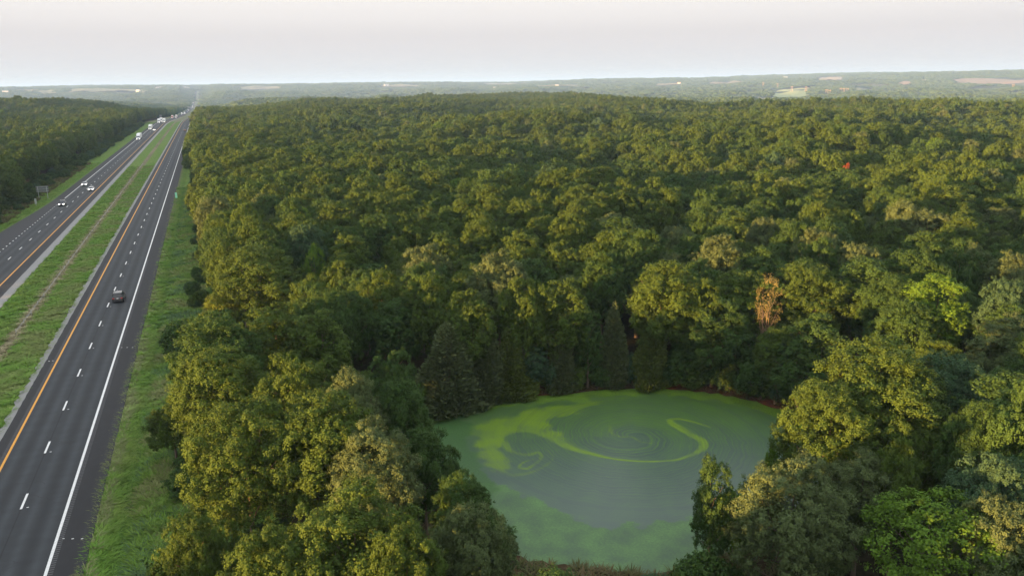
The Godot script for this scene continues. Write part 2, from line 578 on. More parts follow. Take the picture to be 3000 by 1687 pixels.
	for y in size:
		var f := f0 + (y + 0.5) / size * span
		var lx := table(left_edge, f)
		for x in size:
			var k := y * size + x
			var px := x0 + (x + 0.5) / size * span
			var gr := grain[k] / 255.0 - 0.5
			var cl := cloud[k] / 255.0 - 0.5
			var dx := px - 12.7
			var dy := f - 79.9
			var r := sqrt(dx * dx + dy * dy)
			var th := atan2(dy, dx)
			var ri := int(absf(r * 46.0 + th * 30.0 + cl * 26.0)) % 4096
			var swirl := rings[ri] * smoothstep(22.0, 5.0, r)
			# thin suspended algae: more of it towards the back of the pond
			var thin := clampf(0.10 + 0.75 * smoothstep(70.0, 89.0, f) + swirl * 0.75 + cl * 0.25 - 0.25 * smoothstep(4.0, 0.0, r), 0.0, 1.0)
			var c := c_water.lerp(c_mat, thin) * (1.0 + swirl * 0.32 + cl * 0.12)
			var film_ := smoothstep(0.22, 0.8, fd[k] + cl * 0.4 + gr * 0.2 + swirl * 0.2)
			var fk := film_ * clampf(0.8 - 0.4 * clampf((px - 3.0) / 9.0, 0.0, 1.0) + swirl * 0.35 + cl * 0.6, 0.0, 1.0)
			fk = maxf(fk, smoothstep(0.0, 0.95, stream[k] + (swirl * 0.35 + cl * 0.35 + gr * 0.2) * stream[k]) * clampf(0.78 + cl * 0.8, 0.0, 0.9))
			var near_ := smoothstep(0.0, 0.7, table(near_edge, px) - f + cl * 2.4 + gr * 0.6)
			var back_ := smoothstep(0.0, 1.2, f - table(back_edge, px) + cl * 2.0 + gr * 0.9)
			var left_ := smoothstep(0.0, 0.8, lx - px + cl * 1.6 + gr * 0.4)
			if near_ > 0.0:
				c = c.lerp(c_near * (1.0 + gr * 0.45 + cl * 0.5), near_ * (0.75 + gr * 0.35 + cl * 0.5))
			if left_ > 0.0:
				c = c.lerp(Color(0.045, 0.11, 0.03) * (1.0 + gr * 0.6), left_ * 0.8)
			if back_ > 0.0:
				c = c.lerp(Color(0.098, 0.180, 0.018) * (1.0 + gr * 0.8 + cl * 0.6), back_ * 0.85)
			c = c.lerp(c_film * (1.0 + gr * 0.25 + swirl * 0.25), fk * 0.88)
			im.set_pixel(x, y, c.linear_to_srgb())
			var ro := clampf(0.34 + 0.2 * fk + 0.22 * near_ + 0.25 * back_ + 0.2 * left_ + thin * 0.06, 0.0, 0.6)
			rough.set_pixel(x, y, Color(ro, ro, ro))
	return [ImageTexture.create_from_image(im), ImageTexture.create_from_image(rough)]

func make_pond() -> void:
	var shore := PackedVector2Array()
	for i in pond.size():
		var a := pond[i]
		var b := pond[(i + 1) % pond.size()]
		for k in 4:
			shore.append(a.lerp(b, k / 4.0))
	var outline: PackedVector2Array = Geometry2D.offset_polygon(shore, 0.8)[0]
	var st := st_new(false)
	var tri := Geometry2D.triangulate_polygon(outline)
	for k in range(0, tri.size(), 3):
		var ab := outline[tri[k + 1]] - outline[tri[k]]
		var ac := outline[tri[k + 2]] - outline[tri[k]]
		if ab.cross(ac) > 0.0:
			var keep := tri[k + 1]
			tri[k + 1] = tri[k + 2]
			tri[k + 2] = keep
	for i in tri:
		var p := outline[i]
		st.set_uv(Vector2((p.x + 14.0) / 50.0, (p.y - 52.0) / 50.0))
		st.set_normal(Vector3.UP)
		st.add_vertex(Vector3(p.x, -0.35, -p.y))
	var m := StandardMaterial3D.new()
	m.resource_name = "pond_water"
	var t := water_texture()
	m.albedo_texture = t[0]
	m.roughness_texture = t[1]
	m.roughness = 1.0
	m.metallic_specular = 0.36
	m.texture_repeat = false
	structure("water", st.commit(), m)

# ---------------------------------------------------------------- plants
class Leaves:
	var v := PackedVector3Array()
	var n := PackedVector3Array()
	var c := PackedColorArray()
	var i := PackedInt32Array()

func leaf(L: Leaves, p: Vector3, nrm: Vector3, along: Vector3, ln: float, wd: float, col: Color) -> void:
	var a := along * ln * 0.5
	var b := nrm.cross(along) * wd * 0.5
	var q := p - nrm * wd * 0.18
	var k := L.v.size()
	L.v.append(p - a)
	L.v.append(q + b)
	L.v.append(p + a)
	L.v.append(q - b)
	for j in 4:
		L.n.append(nrm)
		L.c.append(col)
	L.i.append_array([k, k + 1, k + 2, k, k + 2, k + 3])

func leaves_mesh(L: Leaves) -> ArrayMesh:
	var arr := []
	arr.resize(Mesh.ARRAY_MAX)
	arr[Mesh.ARRAY_VERTEX] = L.v
	arr[Mesh.ARRAY_NORMAL] = L.n
	arr[Mesh.ARRAY_COLOR] = L.c
	arr[Mesh.ARRAY_INDEX] = L.i
	var m := ArrayMesh.new()
	m.add_surface_from_arrays(Mesh.PRIMITIVE_TRIANGLES, arr)
	return m

func crown(o: Dictionary) -> ArrayMesh:
	var L := Leaves.new()
	var high: float = o.h - o.base
	var mid := Vector3(0, o.base + high * 0.48, 0)
	var nl: int = o.lobes
	var size: float = o.leaf
	for l in nl:
		var k := (l + 0.5) / nl
		var yy := 1.0 - 1.72 * k
		var ang := l * 2.39996 + rng.randf_range(-0.5, 0.5)
		var dir := Vector3(sqrt(1.0 - yy * yy) * cos(ang), yy, sqrt(1.0 - yy * yy) * sin(ang))
		var lr: float = o.lobe_r * rng.randf_range(0.7, 1.35)
		var reach := rng.randf_range(0.86, 1.04) if o.has("round") else rng.randf_range(0.68, 1.1)
		var lc := mid + Vector3(dir.x * maxf(o.r - lr * 0.85, 0.2), dir.y * (high * 0.5 - lr * 0.75), dir.z * maxf(o.r - lr * 0.85, 0.2)) * reach
		lc.x += o.get("lean", 0.0) * (lc.y / o.h)
		var lt := rng.randf_range(0.82, 1.18)
		for t in int(o.tufts * lr * lr / (o.lobe_r * o.lobe_r) + 1):
			var d := (ru() + dir * 0.75 + Vector3(0, 0.4, 0)).normalized()
			var tc := lc + Vector3(d.x, d.y * o.get("flat", 1.0), d.z) * lr * (rng.randf_range(0.62, 1.08) if rng.randf() < 0.93 else rng.randf_range(1.08, 1.35))
			var tr: float = o.tuft_r * rng.randf_range(0.6, 1.35)
			var tt := lt * rng.randf_range(0.8, 1.2)
			var tint := Color(tt, tt, tt)
			for q in int(o.leaves):
				var u := ru()
				var p := tc + Vector3(u.x, u.y, u.z) * tr * sqrt(rng.randf())
				var nrm := (u * 0.6 + d * 0.7 + ru() * 0.7 + Vector3(0, 0.3, 0)).normalized()
				var along := ru().cross(nrm).normalized()
				var s := size * rng.randf_range(0.65, 1.35)
				var b := rng.randf_range(0.82, 1.18)
				leaf(L, p, nrm, along, s, s * 0.62, Color(tint.r * b, tint.g * b, tint.b * b * rng.randf_range(0.8, 1.15)))
	# leaves deeper inside the crown
	for q in int(o.get("inner", 0)):
		var u := ru() * pow(rng.randf(), 0.5) * 0.72
		var p := mid + Vector3(u.x * o.r, u.y * high * 0.5, u.z * o.r)
		var nrm := ru()
		var s := size * rng.randf_range(1.3, 2.2)
		var b := rng.randf_range(0.8, 1.15)
		leaf(L, p, nrm, ru().cross(nrm).normalized(), s, s * 0.7, Color(b, b, b))
	return leaves_mesh(L)

func cedar_crown(h: float, r: float, count: int, size: float) -> ArrayMesh:
	var L := Leaves.new()
	var lumps := []
	for k in 9:
		lumps.append([rng.randf() * TAU, rng.randf() * 0.8, rng.randf_range(0.75, 1.2)])
	for k in count / 7:
		var t := 1.0 - sqrt(rng.randf())          # height share, fuller below
		t = clampf(t * 1.02, 0.0, 1.0)
		var a := rng.randf() * TAU
		var reach := r * pow(1.0 - t, 0.72) * (0.82 + 0.18 * sin(a * 3.0 + t * 9.0)) * (0.55 + 0.45 * sqrt(rng.randf()))
		for e in lumps:
			if absf(angle_difference(a, e[0])) < 0.5 and absf(t - e[1]) < 0.12:
				reach *= e[2]
		var out := Vector3(cos(a), 0, sin(a))
		var p := out * reach + Vector3(0, 0.25 + t * (h - 0.3), 0)
		var b := rng.randf_range(0.75, 1.25)
		for j in 7:
			var along := (out * 0.8 + Vector3(0, 0.75, 0) + ru() * 0.75).normalized()
			var nrm := along.cross(ru()).normalized()
			var s := size * rng.randf_range(0.6, 1.3) * (1.0 - 0.35 * t)
			leaf(L, p + ru() * size * 0.6, nrm, along, s, s * 0.32, Color(b, b, b) * rng.randf_range(0.85, 1.15))
	return leaves_mesh(L)

func trunk_mesh(h: float, base: float, r: float, girth: float, limbs: int, forks := 1) -> ArrayMesh:
	var st := st_new(false)
	for f in forks:
		var lean := Vector3(rng.randf_range(-0.5, 0.5), 0, rng.randf_range(-0.5, 0.5)) * (1.0 if forks == 1 else 1.8)
		var pts := []
		var rad := []
		for k in 6:
			var q := k / 5.0
			pts.append(Vector3(0, -0.25, 0) + lean * q * q * 1.4 + Vector3(0, q * h * 0.82, 0) + Vector3(rng.randf_range(-0.12, 0.12), 0, rng.randf_range(-0.12, 0.12)) * q)
			rad.append(girth * (1.25 if k == 0 else 1.0) * lerpf(1.0, 0.16, q) / sqrt(forks))
		tube(st, pts, rad, 8)
		for k in limbs:
			var q := rng.randf_range(0.28, 0.82)
			var a := TAU * (k + rng.randf() * 0.7) / limbs
			var p0: Vector3 = pts[int(q * 5)].lerp(pts[mini(int(q * 5) + 1, 5)], q * 5 - int(q * 5))
			var tip := Vector3(cos(a) * r * 0.75, maxf(base + 0.5, p0.y + h * rng.randf_range(0.1, 0.26)), sin(a) * r * 0.75)
			var m := p0.lerp(tip, 0.5) + Vector3(0, -0.35, 0) + ru() * 0.25
			var g := girth * lerpf(0.5, 0.22, q) / sqrt(forks)
			tube(st, [p0, m, tip], [g, g * 0.6, g * 0.18], 5)
			for j in 2:
				var tw := m.lerp(tip, 0.4) + (ru() + Vector3(0, 0.5, 0)) * r * 0.3
				tube(st, [m.lerp(tip, 0.15 + 0.3 * j), tw], [g * 0.42, g * 0.1], 4)
	return done(st)

var palette := {
	"olive": Color(0.059, 0.098, 0.017), "green": Color(0.044, 0.086, 0.020), "grey": Color(0.082, 0.116, 0.044), "bright": Color(0.082, 0.155, 0.017), "lime": Color(0.105, 0.138, 0.017),
	"cedar": Color(0.086, 0.114, 0.046), "cedar_olive": Color(0.092, 0.126, 0.026), "red": Color(0.24, 0.065, 0.03), "teal": Color(0.048, 0.094, 0.044), "straw": Color(0.160, 0.138, 0.050)}
var proto := {}
var bark: StandardMaterial3D

func leaf_mat(tint: String) -> StandardMaterial3D:
	if mats.has("leaf_" + tint):
		return mats["leaf_" + tint]
	var m := mat("leaf_" + tint, palette[tint] if tint else Color.WHITE, 0.72, 0.0, 0.22)
	m.vertex_color_use_as_albedo = true
	m.backlight_enabled = true
	m.backlight = Color(0.50, 0.55, 0.3)
	return m

func make_protos() -> void:
	bark = StandardMaterial3D.new()
	bark.resource_name = "bark"
	bark.albedo_texture = noise_texture(0.06, 4, lin(0.07, 0.05, 0.036), lin(0.20, 0.15, 0.11), 256, 17)
	bark.uv1_triplanar = true
	bark.uv1_scale = Vector3(1.6, 0.4, 1.6)
	bark.roughness = 0.95
	for k in 6:
		var h: float = [14.0, 13.5, 14.5, 13.0, 15.0, 14.0][k]
		var r: float = [4.4, 4.8, 4.0, 4.6, 4.2, 4.9][k]
		var b: float = [3.2, 2.8, 3.6, 2.6, 3.6, 3.0][k]
		proto["oak%d" % k] = [crown({"h": h, "base": b, "r": r, "lobes": 84 + k * 4, "lobe_r": 1.0, "tufts": 15, "tuft_r": 0.32, "leaves": 46, "leaf": 0.145, "inner": 6000}), trunk_mesh(h, b, r, 0.26, 8), h, r]
	for k in 2:
		proto["slim%d" % k] = [crown({"h": 14.0, "base": 2.5, "r": 2.7, "lobes": 54, "lobe_r": 0.82, "tufts": 14, "tuft_r": 0.3, "leaves": 36, "leaf": 0.145, "inner": 2500}), trunk_mesh(14.0, 2.5, 2.7, 0.2, 9), 14.0, 2.7]
		proto["feather%d" % k] = [crown({"h": 12.0, "base": 3.0, "r": 4.6, "lobes": 34, "lobe_r": 1.35, "tufts": 15, "tuft_r": 0.42, "leaves": 34, "leaf": 0.18, "flat": 0.5, "inner": 500}), trunk_mesh(12.0, 3.0, 4.6, 0.22, 9), 12.0, 4.6]
		proto["bush%d" % k] = [crown({"h": 4.0, "base": 0.1, "r": 2.3, "lobes": 20, "lobe_r": 0.8, "tufts": 14, "tuft_r": 0.32, "leaves": 24, "leaf": 0.2, "inner": 300}), trunk_mesh(4.0, 0.4, 2.0, 0.09, 7), 4.0, 2.3]
	for k in 3:
		proto["cedar%d" % k] = [cedar_crown(9.0, [2.5, 2.9, 2.2][k], 23000, 0.46), trunk_mesh(9.0, 1.0, 1.2, 0.17, 4), 9.0, [2.5, 2.9, 2.2][k]]
	proto["bare0"] = [crown({"h": 13.0, "base": 6.4, "r": 2.4, "lobes": 24, "lobe_r": 0.7, "tufts": 9, "tuft_r": 0.35, "leaves": 9, "leaf": 0.15}), trunk_mesh(13.0, 5.0, 2.2, 0.24, 9, 3), 13.0, 2.5]
	for k in 5:
		proto["mid%d" % k] = [crown({"h": 14.0, "base": 2.5, "r": 4.5, "lobes": 50, "lobe_r": 1.25, "tufts": 14, "tuft_r": 0.42, "leaves": 22, "leaf": 0.28, "inner": 900, "round": 1.0}), null, 14.0, 4.5]
	for k in 4:
		proto["far%d" % k] = [crown({"h": 14.0, "base": 2.0, "r": 4.7, "lobes": 26, "lobe_r": 1.75, "tufts": 12, "tuft_r": 0.65, "leaves": 13, "leaf": 0.58, "inner": 250, "round": 1.0}), null, 14.0, 4.7]
	for k in 3:
		var L := Leaves.new()
		for j in 7:
			var c := Vector3(rng.randf_range(-7, 7), rng.randf_range(3.5, 6.5), rng.randf_range(-7, 7))
			var cr := rng.randf_range(3.6, 5.4)
			var tone := rng.randf_range(0.8, 1.2)
			for q in 70:
				var u := ru()
				u.y = absf(u.y) if rng.randf() < 0.75 else u.y
				var nrm := (u + ru() * 0.5).normalized()
				var b := tone * rng.randf_range(0.8, 1.2)
				leaf(L, c + Vector3(u.x, u.y * 0.9, u.z) * cr, nrm, ru().cross(nrm).normalized(), 2.6, 2.0, Color(b, b, b))
		proto["clump%d" % k] = [leaves_mesh(L), null, 11.0, 10.0]

var placed := []      # [x, f, h, r, kind, tint, label, group, category, turn]

func hand(x: float, y: float, half: float, h: float, kind: String, tint: String, label: String, category := "tree") -> void:
	# x, y: top of the crown in a 2576-pixel-wide view of the photograph; the height is the tree's usual size
	var px := x * 1.16459
	var p := at_height(px, y * 1.16459, h)
	var gy := ground_at(p.x, -p.z)
	p = at_height(px, y * 1.16459, h + gy)
	var r := half * 1.16459 * p.distance_to(EYE) / FOCAL
	if p.z > -130.0:
		for k in 12:
			var sd := pond_distance(p.x, -p.z)
			if sd > 0.9:
				break
			var g := Vector2(pond_distance(p.x + 0.2, -p.z) - sd, pond_distance(p.x, -p.z + 0.2) - sd).normalized()
			p += Vector3(g.x, 0, -g.y) * 0.35
	placed.append([p.x, -p.z, h, r, kind, tint, label, "", category, rng.randf() * TAU])

func short_name(label: String) -> String:
	# the first words of a label, up to the first word that says where the thing is
	var out := PackedStringArray()
	for w in label.split(" "):
		if w in ["with", "in", "behind", "between", "beside", "over", "at", "by", "on", "next", "above", "amid", "leaning", "standing", "hanging", "squeezed", "pushing", "skirting", "whose", "flecked", "half", "rising", "spreading", "beyond", "along", "topping", "touching", "peeping", "filling", "alone", "under", "uphill", "just"] and out.size() > 1:
			break
		out.append(w)
	return " ".join(out)

func choose_tint(x: float, f: float) -> String:
	var n := n_patch.get_noise_2d(x * 1.1, f * 1.1) + rng.randf_range(-0.5, 0.5)
	if f < 150.0 and x > 14.0:
		n -= 0.35
		if rng.randf() < 0.14:
			return "grey"
	var k := rng.randf()
	if n > 0.0:
		return "olive" if k < 0.96 else "grey"
	if n > -0.4:
		return "green" if k < 0.5 else ("olive" if k < 0.96 else "grey")
	return "green" if k < 0.88 else ("teal" if k < 0.97 else "bright")

var water_view := PackedVector2Array([Vector2(1105, 1046), Vector2(1200, 1034), Vector2(1330, 1004), Vector2(1480, 990), Vector2(1600, 982), Vector2(1800, 994), Vector2(1900, 1014), Vector2(1985, 1055), Vector2(1975, 1110), Vector2(1880, 1175), Vector2(1830, 1190), Vector2(1740, 1290), Vector2(1700, 1300), Vector2(1690, 1350), Vector2(1660, 1410), Vector2(1640, 1448), Vector2(1340, 1448), Vector2(1315, 1340), Vector2(1260, 1260), Vector2(1195, 1180), Vector2(1135, 1100)])

func hides_water(x: float, f: float, h: float, r: float) -> bool:
	var g := ground_at(x, f)
	for q in [[0.0, 1.0], [-0.9, 0.55], [0.9, 0.55], [-0.7, 0.8], [0.7, 0.8], [0.0, 0.6], [-0.6, 0.3], [0.6, 0.3]]:
		var p := to_pixel(Vector3(x + q[0] * r, g + h * q[1], -f)) / 1.16459
		if Geometry2D.is_point_in_polygon(p, water_view):
			return true
	return false

func make_forest() -> void:
	# ---- trees that the photograph shows one by one
	hand(1180, 1262, 115, 11.5, "oak3", "grey", "grey-green oak at the pond's open grassy bank")
	hand(880, 1236, 190, 13.0, "oak1", "olive", "wide olive oak in front of the big golden oak by the verge")
	hand(600, 1010, 150, 14.0, "oak5", "olive", "big golden-olive oak with orange limbs showing, beside the ditch")
	hand(815, 985, 135, 14.5, "oak2", "olive", "tall olive oak between the golden verge oak and the dark pond trees")
	hand(935, 1065, 115, 13.0, "oak4", "grey", "dull grey-green oak uphill of the pond's dark shore trees")
	hand(545, 868, 125, 14.0, "oak0", "olive", "golden oak leaning over the verge beside the dark roadside bushes")
	hand(735, 885, 105, 14.0, "oak3", "olive", "olive oak with forked orange limbs just behind the leaning golden oak")
	hand(875, 930, 85, 13.5, "oak2", "grey", "grey-green oak on the wood's inner slope toward the dark cedars")
	hand(425, 1012, 62, 6.5, "oak1", "olive", "low tawny tree pushing out over the mown ditch", "tree")
	hand(450, 805, 50, 5.5, "bush0", "green", "dark green bush standing out on the mown verge", "bush")
	hand(545, 742, 48, 8.5, "slim0", "lime", "small yellow-green tree at the verge edge", "tree")
	hand(640, 618, 112, 14.5, "oak5", "olive", "broad golden oak on the wood edge opposite the black car")
	hand(690, 768, 100, 13.5, "oak4", "olive", "brownish oak behind the small yellow-green verge tree")
	hand(798, 768, 75, 14.0, "slim1", "olive", "narrow olive tree with a golden top amid darker oaks")
	hand(1062, 1072, 88, 10.5, "oak3", "green", "dark round tree standing over the pond's steep bank")
	hand(1005, 948, 80, 12.0, "oak0", "green", "full green tree beside the broad cedar")
	hand(985, 885, 72, 11.5, "oak1", "green", "mid-green oak filling the gap behind the broad corner cedar")
	hand(1165, 1195, 82, 9.5, "oak4", "green", "dark shore tree with a rusty spray of leaves by the green shallows")
	hand(1238, 1300, 60, 6.5, "oak2", "green", "low dark tree at the corner of the grassy bank")
	hand(475, 1290, 70, 9.0, "oak0", "olive", "bronze-leaved oak skirting the tall verge grass")
	hand(425, 1395, 80, 5.5, "bush1", "olive", "spreading olive thicket at the foot of the bronze oak", "bush")
	hand(660, 1330, 120, 12.0, "oak2", "olive", "golden oak whose orange trunk shows in a gap", "tree")
	hand(1010, 1330, 120, 12.0, "oak5", "olive", "olive oak flecked with gold below the grey-green oaks")
	# pond shore and the wood behind it
	hand(1130, 838, 108, 10.5, "cedar1", "cedar", "broad dark cedar hanging over the pond's far corner", "cedar")
	hand(1222, 852, 70, 9.0, "cedar0", "cedar", "dark cedar squeezed beside the broad corner cedar", "cedar")
	hand(1305, 875, 68, 8.5, "cedar2", "cedar_olive", "greener cedar next to a bluish sapling on the shore", "cedar")
	hand(1355, 905, 36, 6.5, "slim1", "teal", "bluish sapling leaning over the algae between two cedars")
	hand(1421, 868, 50, 7.6, "cedar0", "cedar", "small pointed cedar beside the red bank", "cedar")
	hand(1488, 808, 38, 10.5, "slim0", "green", "thin bright-green tree above the patch of red soil")
	hand(1546, 792, 48, 10.5, "cedar2", "cedar", "tall spire-topped cedar on the far shore", "cedar")
	hand(1642, 815, 62, 9.6, "cedar1", "cedar_olive", "blunt olive cedar touching the bright algae", "cedar")
	hand(1800, 768, 100, 11.5, "oak1", "green", "round green shore tree under the bare-trunked one", "tree")
	hand(1722, 890, 45, 6.0, "bush0", "green", "rounded dark bush between the blunt cedar and the round shore tree", "bush")
	hand(1682, 664, 96, 15.5, "oak2", "olive", "tall oak with a golden top behind the blunt cedar")
	hand(1762, 700, 60, 14.0, "oak4", "olive", "olive oak half behind the gold-topped tall oak")
	hand(1862, 672, 88, 13.8, "oak0", "olive", "olive oak with pale stems next to the bare-trunked tree")
	hand(1938, 690, 38, 14.8, "bare0", "straw", "sparse straw-coloured tree with bare orange trunks", "tree")
	hand(2045, 662, 108, 14.2, "oak5", "olive", "broad oak with a yellow-topped crown beyond the straw-coloured tree")
	hand(1425, 690, 66, 14.5, "slim1", "olive", "upright yellowish-green tree above the small pointed cedar")
	hand(1315, 690, 74, 14.5, "oak3", "olive", "brown-tinged oak behind the greener cedar")
	hand(1175, 732, 75, 13.5, "oak2", "olive", "olive oak rising straight above the broad corner cedar")
	hand(1080, 690, 82, 14.0, "oak1", "olive", "olive oak behind the full green tree")
	hand(1960, 838, 62, 9.5, "oak4", "olive", "yellowish low tree at the foot of the orange trunks")
	hand(2055, 790, 70, 11.5, "slim0", "green", "slender green tree between yellow oak and golden oak")
	hand(2010, 880, 85, 8.5, "oak3", "green", "dark shrubby tree along the eroded red bank")
	hand(1900, 905, 55, 6.0, "bush1", "green", "dark thicket topping the eroded bank", "bush")
	hand(2225, 862, 160, 15.5, "oak4", "olive", "broad golden-topped oak beyond the pond's right-hand bushes".replace("right-hand ", ""))
	hand(2095, 965, 130, 13.5, "oak5", "olive", "full olive-green oak spreading over the pond's end")
	hand(2262, 1032, 58, 12.0, "slim1", "olive", "narrow yellow-green tree in front of the broad golden-topped oak")
	hand(2338, 1060, 55, 11.0, "slim0", "olive", "slim olive tree beside the narrow yellow-green one")
	hand(2405, 888, 98, 13.5, "oak0", "teal", "bluish-green oak behind the broad golden-topped oak")
	hand(2275, 1102, 55, 12.0, "oak2", "olive", "small gold-topped oak over the grey-green thicket")
	hand(2180, 1138, 95, 10.5, "oak3", "grey", "pale grey-green tree between the olive oak and the feathery tree")
	hand(2005, 1164, 150, 11.5, "oak1", "grey", "large rounded pale-green oak nearest the water's narrow end".replace("nearest", "by"))
	hand(1936, 1117, 52, 8.5, "cedar1", "bright", "bright green cedar peeping over the large pale oak", "cedar")
	hand(1798, 1144, 50, 11.0, "slim0", "green", "thin dark tree standing alone against the pond")
	hand(1850, 1230, 55, 6.5, "bush0", "bright", "bright green creeper-covered bush behind the thin dark tree", "bush")
	hand(1770, 1390, 70, 5.0, "bush1", "green", "green bush on the bank below the thin dark tree", "bush")
	hand(2400, 1236, 175, 11.0, "feather0", "bright", "feathery bright-green tree with layered branches")
	hand(2545, 1262, 110, 11.5, "oak0", "grey", "pale gold-flecked oak next to the feathery bright-green tree")
	hand(2480, 1015, 85, 13.5, "oak5", "green", "green oak behind the feathery tree with a dark gap beside it")
	hand(2133, 402, 11, 13.5, "slim0", "red", "single red autumn tree in the far canopy")
	hand(2210, 445, 62, 14.0, "oak5", "olive", "yellowish broad crown standing beyond the red tree's hollow")
	hand(785, 600, 30, 14.0, "feather1", "bright", "vivid light-green crown alone among dark oaks")
	hand(805, 490, 50, 14.0, "feather0", "green", "fresh green crown in a dip of the wood")
	hand(740, 505, 45, 13.5, "feather1", "bright", "second fresh green crown beside the dip")
	hand(965, 465, 36, 14.5, "slim1", "lime", "pale lime crown next to a golden clump")
	# bushes that close the far bank down to the water
	for k in 34:
		var q := Vector2(-10.5, 86.5)
		var way := [Vector2(-10.5, 86.5), Vector2(-4.5, 90.3), Vector2(2.0, 92.7), Vector2(9.2, 94.4), Vector2(15.0, 95.4), Vector2(20.5, 94.7), Vector2(25.5, 93.0), Vector2(30.2, 90.0), Vector2(34.3, 84.5)]
		var at := k / 34.0 * (way.size() - 1)
		q = way[int(at)].lerp(way[int(at) + 1], at - int(at)) + Vector2(rng.randf_range(-0.5, 0.5), rng.randf_range(0.0, 1.3))
		placed.append([q.x, q.y, rng.randf_range(1.8, 4.2), rng.randf_range(1.3, 2.1), "bush%d" % (k % 2), "teal" if k % 7 == 3 else ("olive" if k % 3 == 0 else "green"), "leafy bush reaching down to the water between the far-shore cedars", "bushes along the far shore", "bush", rng.randf() * TAU])
	var listed := placed.size()
	for e in placed:
		if pond_distance(e[0], e[1]) < 0.6 and e[1] < 130.0:
			print("in the water: ", e[6], " ", Vector2(e[0], e[1]))

	for e in placed:
		var d0 := Vector2(e[0], e[1]).length()
		e.append(d0)
		e.append(to_pixel(Vector3(e[0], ground_at(e[0], e[1]) + e[2], -e[1])))
		e.append(e[3] * FOCAL / d0)
	# ---- the rest of the wood
	var step := 6.8
	var grid := {}
	for e in placed:
		var key := Vector2i(int(floor(e[0] / 8.0)), int(floor(e[1] / 8.0)))
		if not grid.has(key):
			grid[key] = []
		grid[key].append(e)
	var fill := []
	var reach := 2100.0
	var rows := int(reach / (step * 0.87))
	for j in range(-10, rows):
		var f := j * step * 0.87
		var w := maxf(f * 0.70 + 55.0, 130.0)
		for i in range(int(-w / step), int(w / step)):
			var x := (i + (0.5 if j % 2 else 0.0)) * step + rng.randf_range(-1.9, 1.9)
			var ff := f + rng.randf_range(-1.9, 1.9)
			var d := sqrt(x * x + ff * ff)
			var az := atan2(x, ff)
			if d > table(crest, rad_to_deg(az)) + 260.0:
				continue
			var q := st_of(x, ff)
			var wob := n_patch.get_noise_1d(q.x * 2.2) * 4.0
			var edge := -2.2 + wob - (5.0 * smoothstep(230.0, 420.0, q.x) if q.x > 230.0 else 0.0)
			var far_side := q.y < -61.0 + wob - (3.0 if q.x > 430.0 else 0.0) and q.x > -130.0
			if q.y < edge and not far_side:
				continue
			if far_side and (q.y < -620.0 or (q.y < -130.0 and az < -0.63)):
				continue
			if not far_side and (d < 34.0 or absf(az) > 0.66) and not (q.y < 26.0 and q.x > -10.0 and d > 20.0):
				continue
			if not far_side and az < -0.66 and ff < 20.0:
				continue
			var h := lerpf(9.6, 15.8, pow(rng.randf(), 0.8)) + n_patch.get_noise_2d(x * 0.9, ff * 0.9) * 1.6
			var r := rng.randf_range(3.2, 4.5) * lerpf(0.85, 1.08, (h - 9.0) / 7.0)
			if far_side and q.x < 270.0:
				h *= 0.8
			if d > 420.0:
				r *= 1.04
			if d < 130.0:
				var sd := pond_distance(x, ff)
				if sd < 3.0 or (sd < 7.0 and ff < 57.0 and x > -2.0 and x < 15.0):
					continue
				if sd < 8.0 and ff > 80.0:
					continue
				if sd < 9.0:
					h = rng.randf_range(7.0, 10.5)
					r = rng.randf_range(2.4, 3.4)
				if hides_water(x, ff, h, r):
					continue
				var top := to_pixel(Vector3(x, ground_at(x, ff) + h * 0.9, -ff))
				var hides := false
				for e in placed.slice(0, listed):
					if e[10] > d and absf(top.x - e[11].x) < e[12] * 0.95 and top.y > e[11].y - 0.2 * e[12] and top.y < e[11].y + 1.5 * e[12]:
						hides = true
						break
				if hides:
					continue
			var clash := false
			if d < 420.0:
				var key := Vector2i(int(floor(x / 8.0)), int(floor(ff / 8.0)))
				for gx in range(-1, 2):
					for gz in range(-1, 2):
						for e in grid.get(key + Vector2i(gx, gz), []):
							if Vector2(x - e[0], ff - e[1]).length() < (e[3] + r) * 0.5:
								clash = true
			if clash:
				continue
			fill.append([x, ff, h, r, "", choose_tint(x, ff), "", "", "tree", rng.randf() * TAU, d])
	# the largest in view become trees of their own, the rest one mass
	var seen := []
	var mass := []
	for e in fill:
		var p := to_pixel(Vector3(e[0], ground_at(e[0], e[1]) + e[2] * 0.8, -e[1]))
		if p.x > -40 and p.x < 3040 and p.y > 100 and p.y < 1800 and e[10] < 330.0:
			seen.append(e)
		else:
			mass.append(e)
	seen.sort_custom(func(a, b): return a[10] / a[3] < b[10] / b[3])
	var room := 298 - listed
	for k in seen.size():
		if k < room:
			placed.append(seen[k])
		else:
			mass.append(seen[k])
	print("trees: ", placed.size(), " single, ", mass.size(), " in the mass")
	var say := {"olive": "olive-green", "green": "mid-green", "grey": "grey-green", "teal": "bluish-green", "bright": "bright green"}
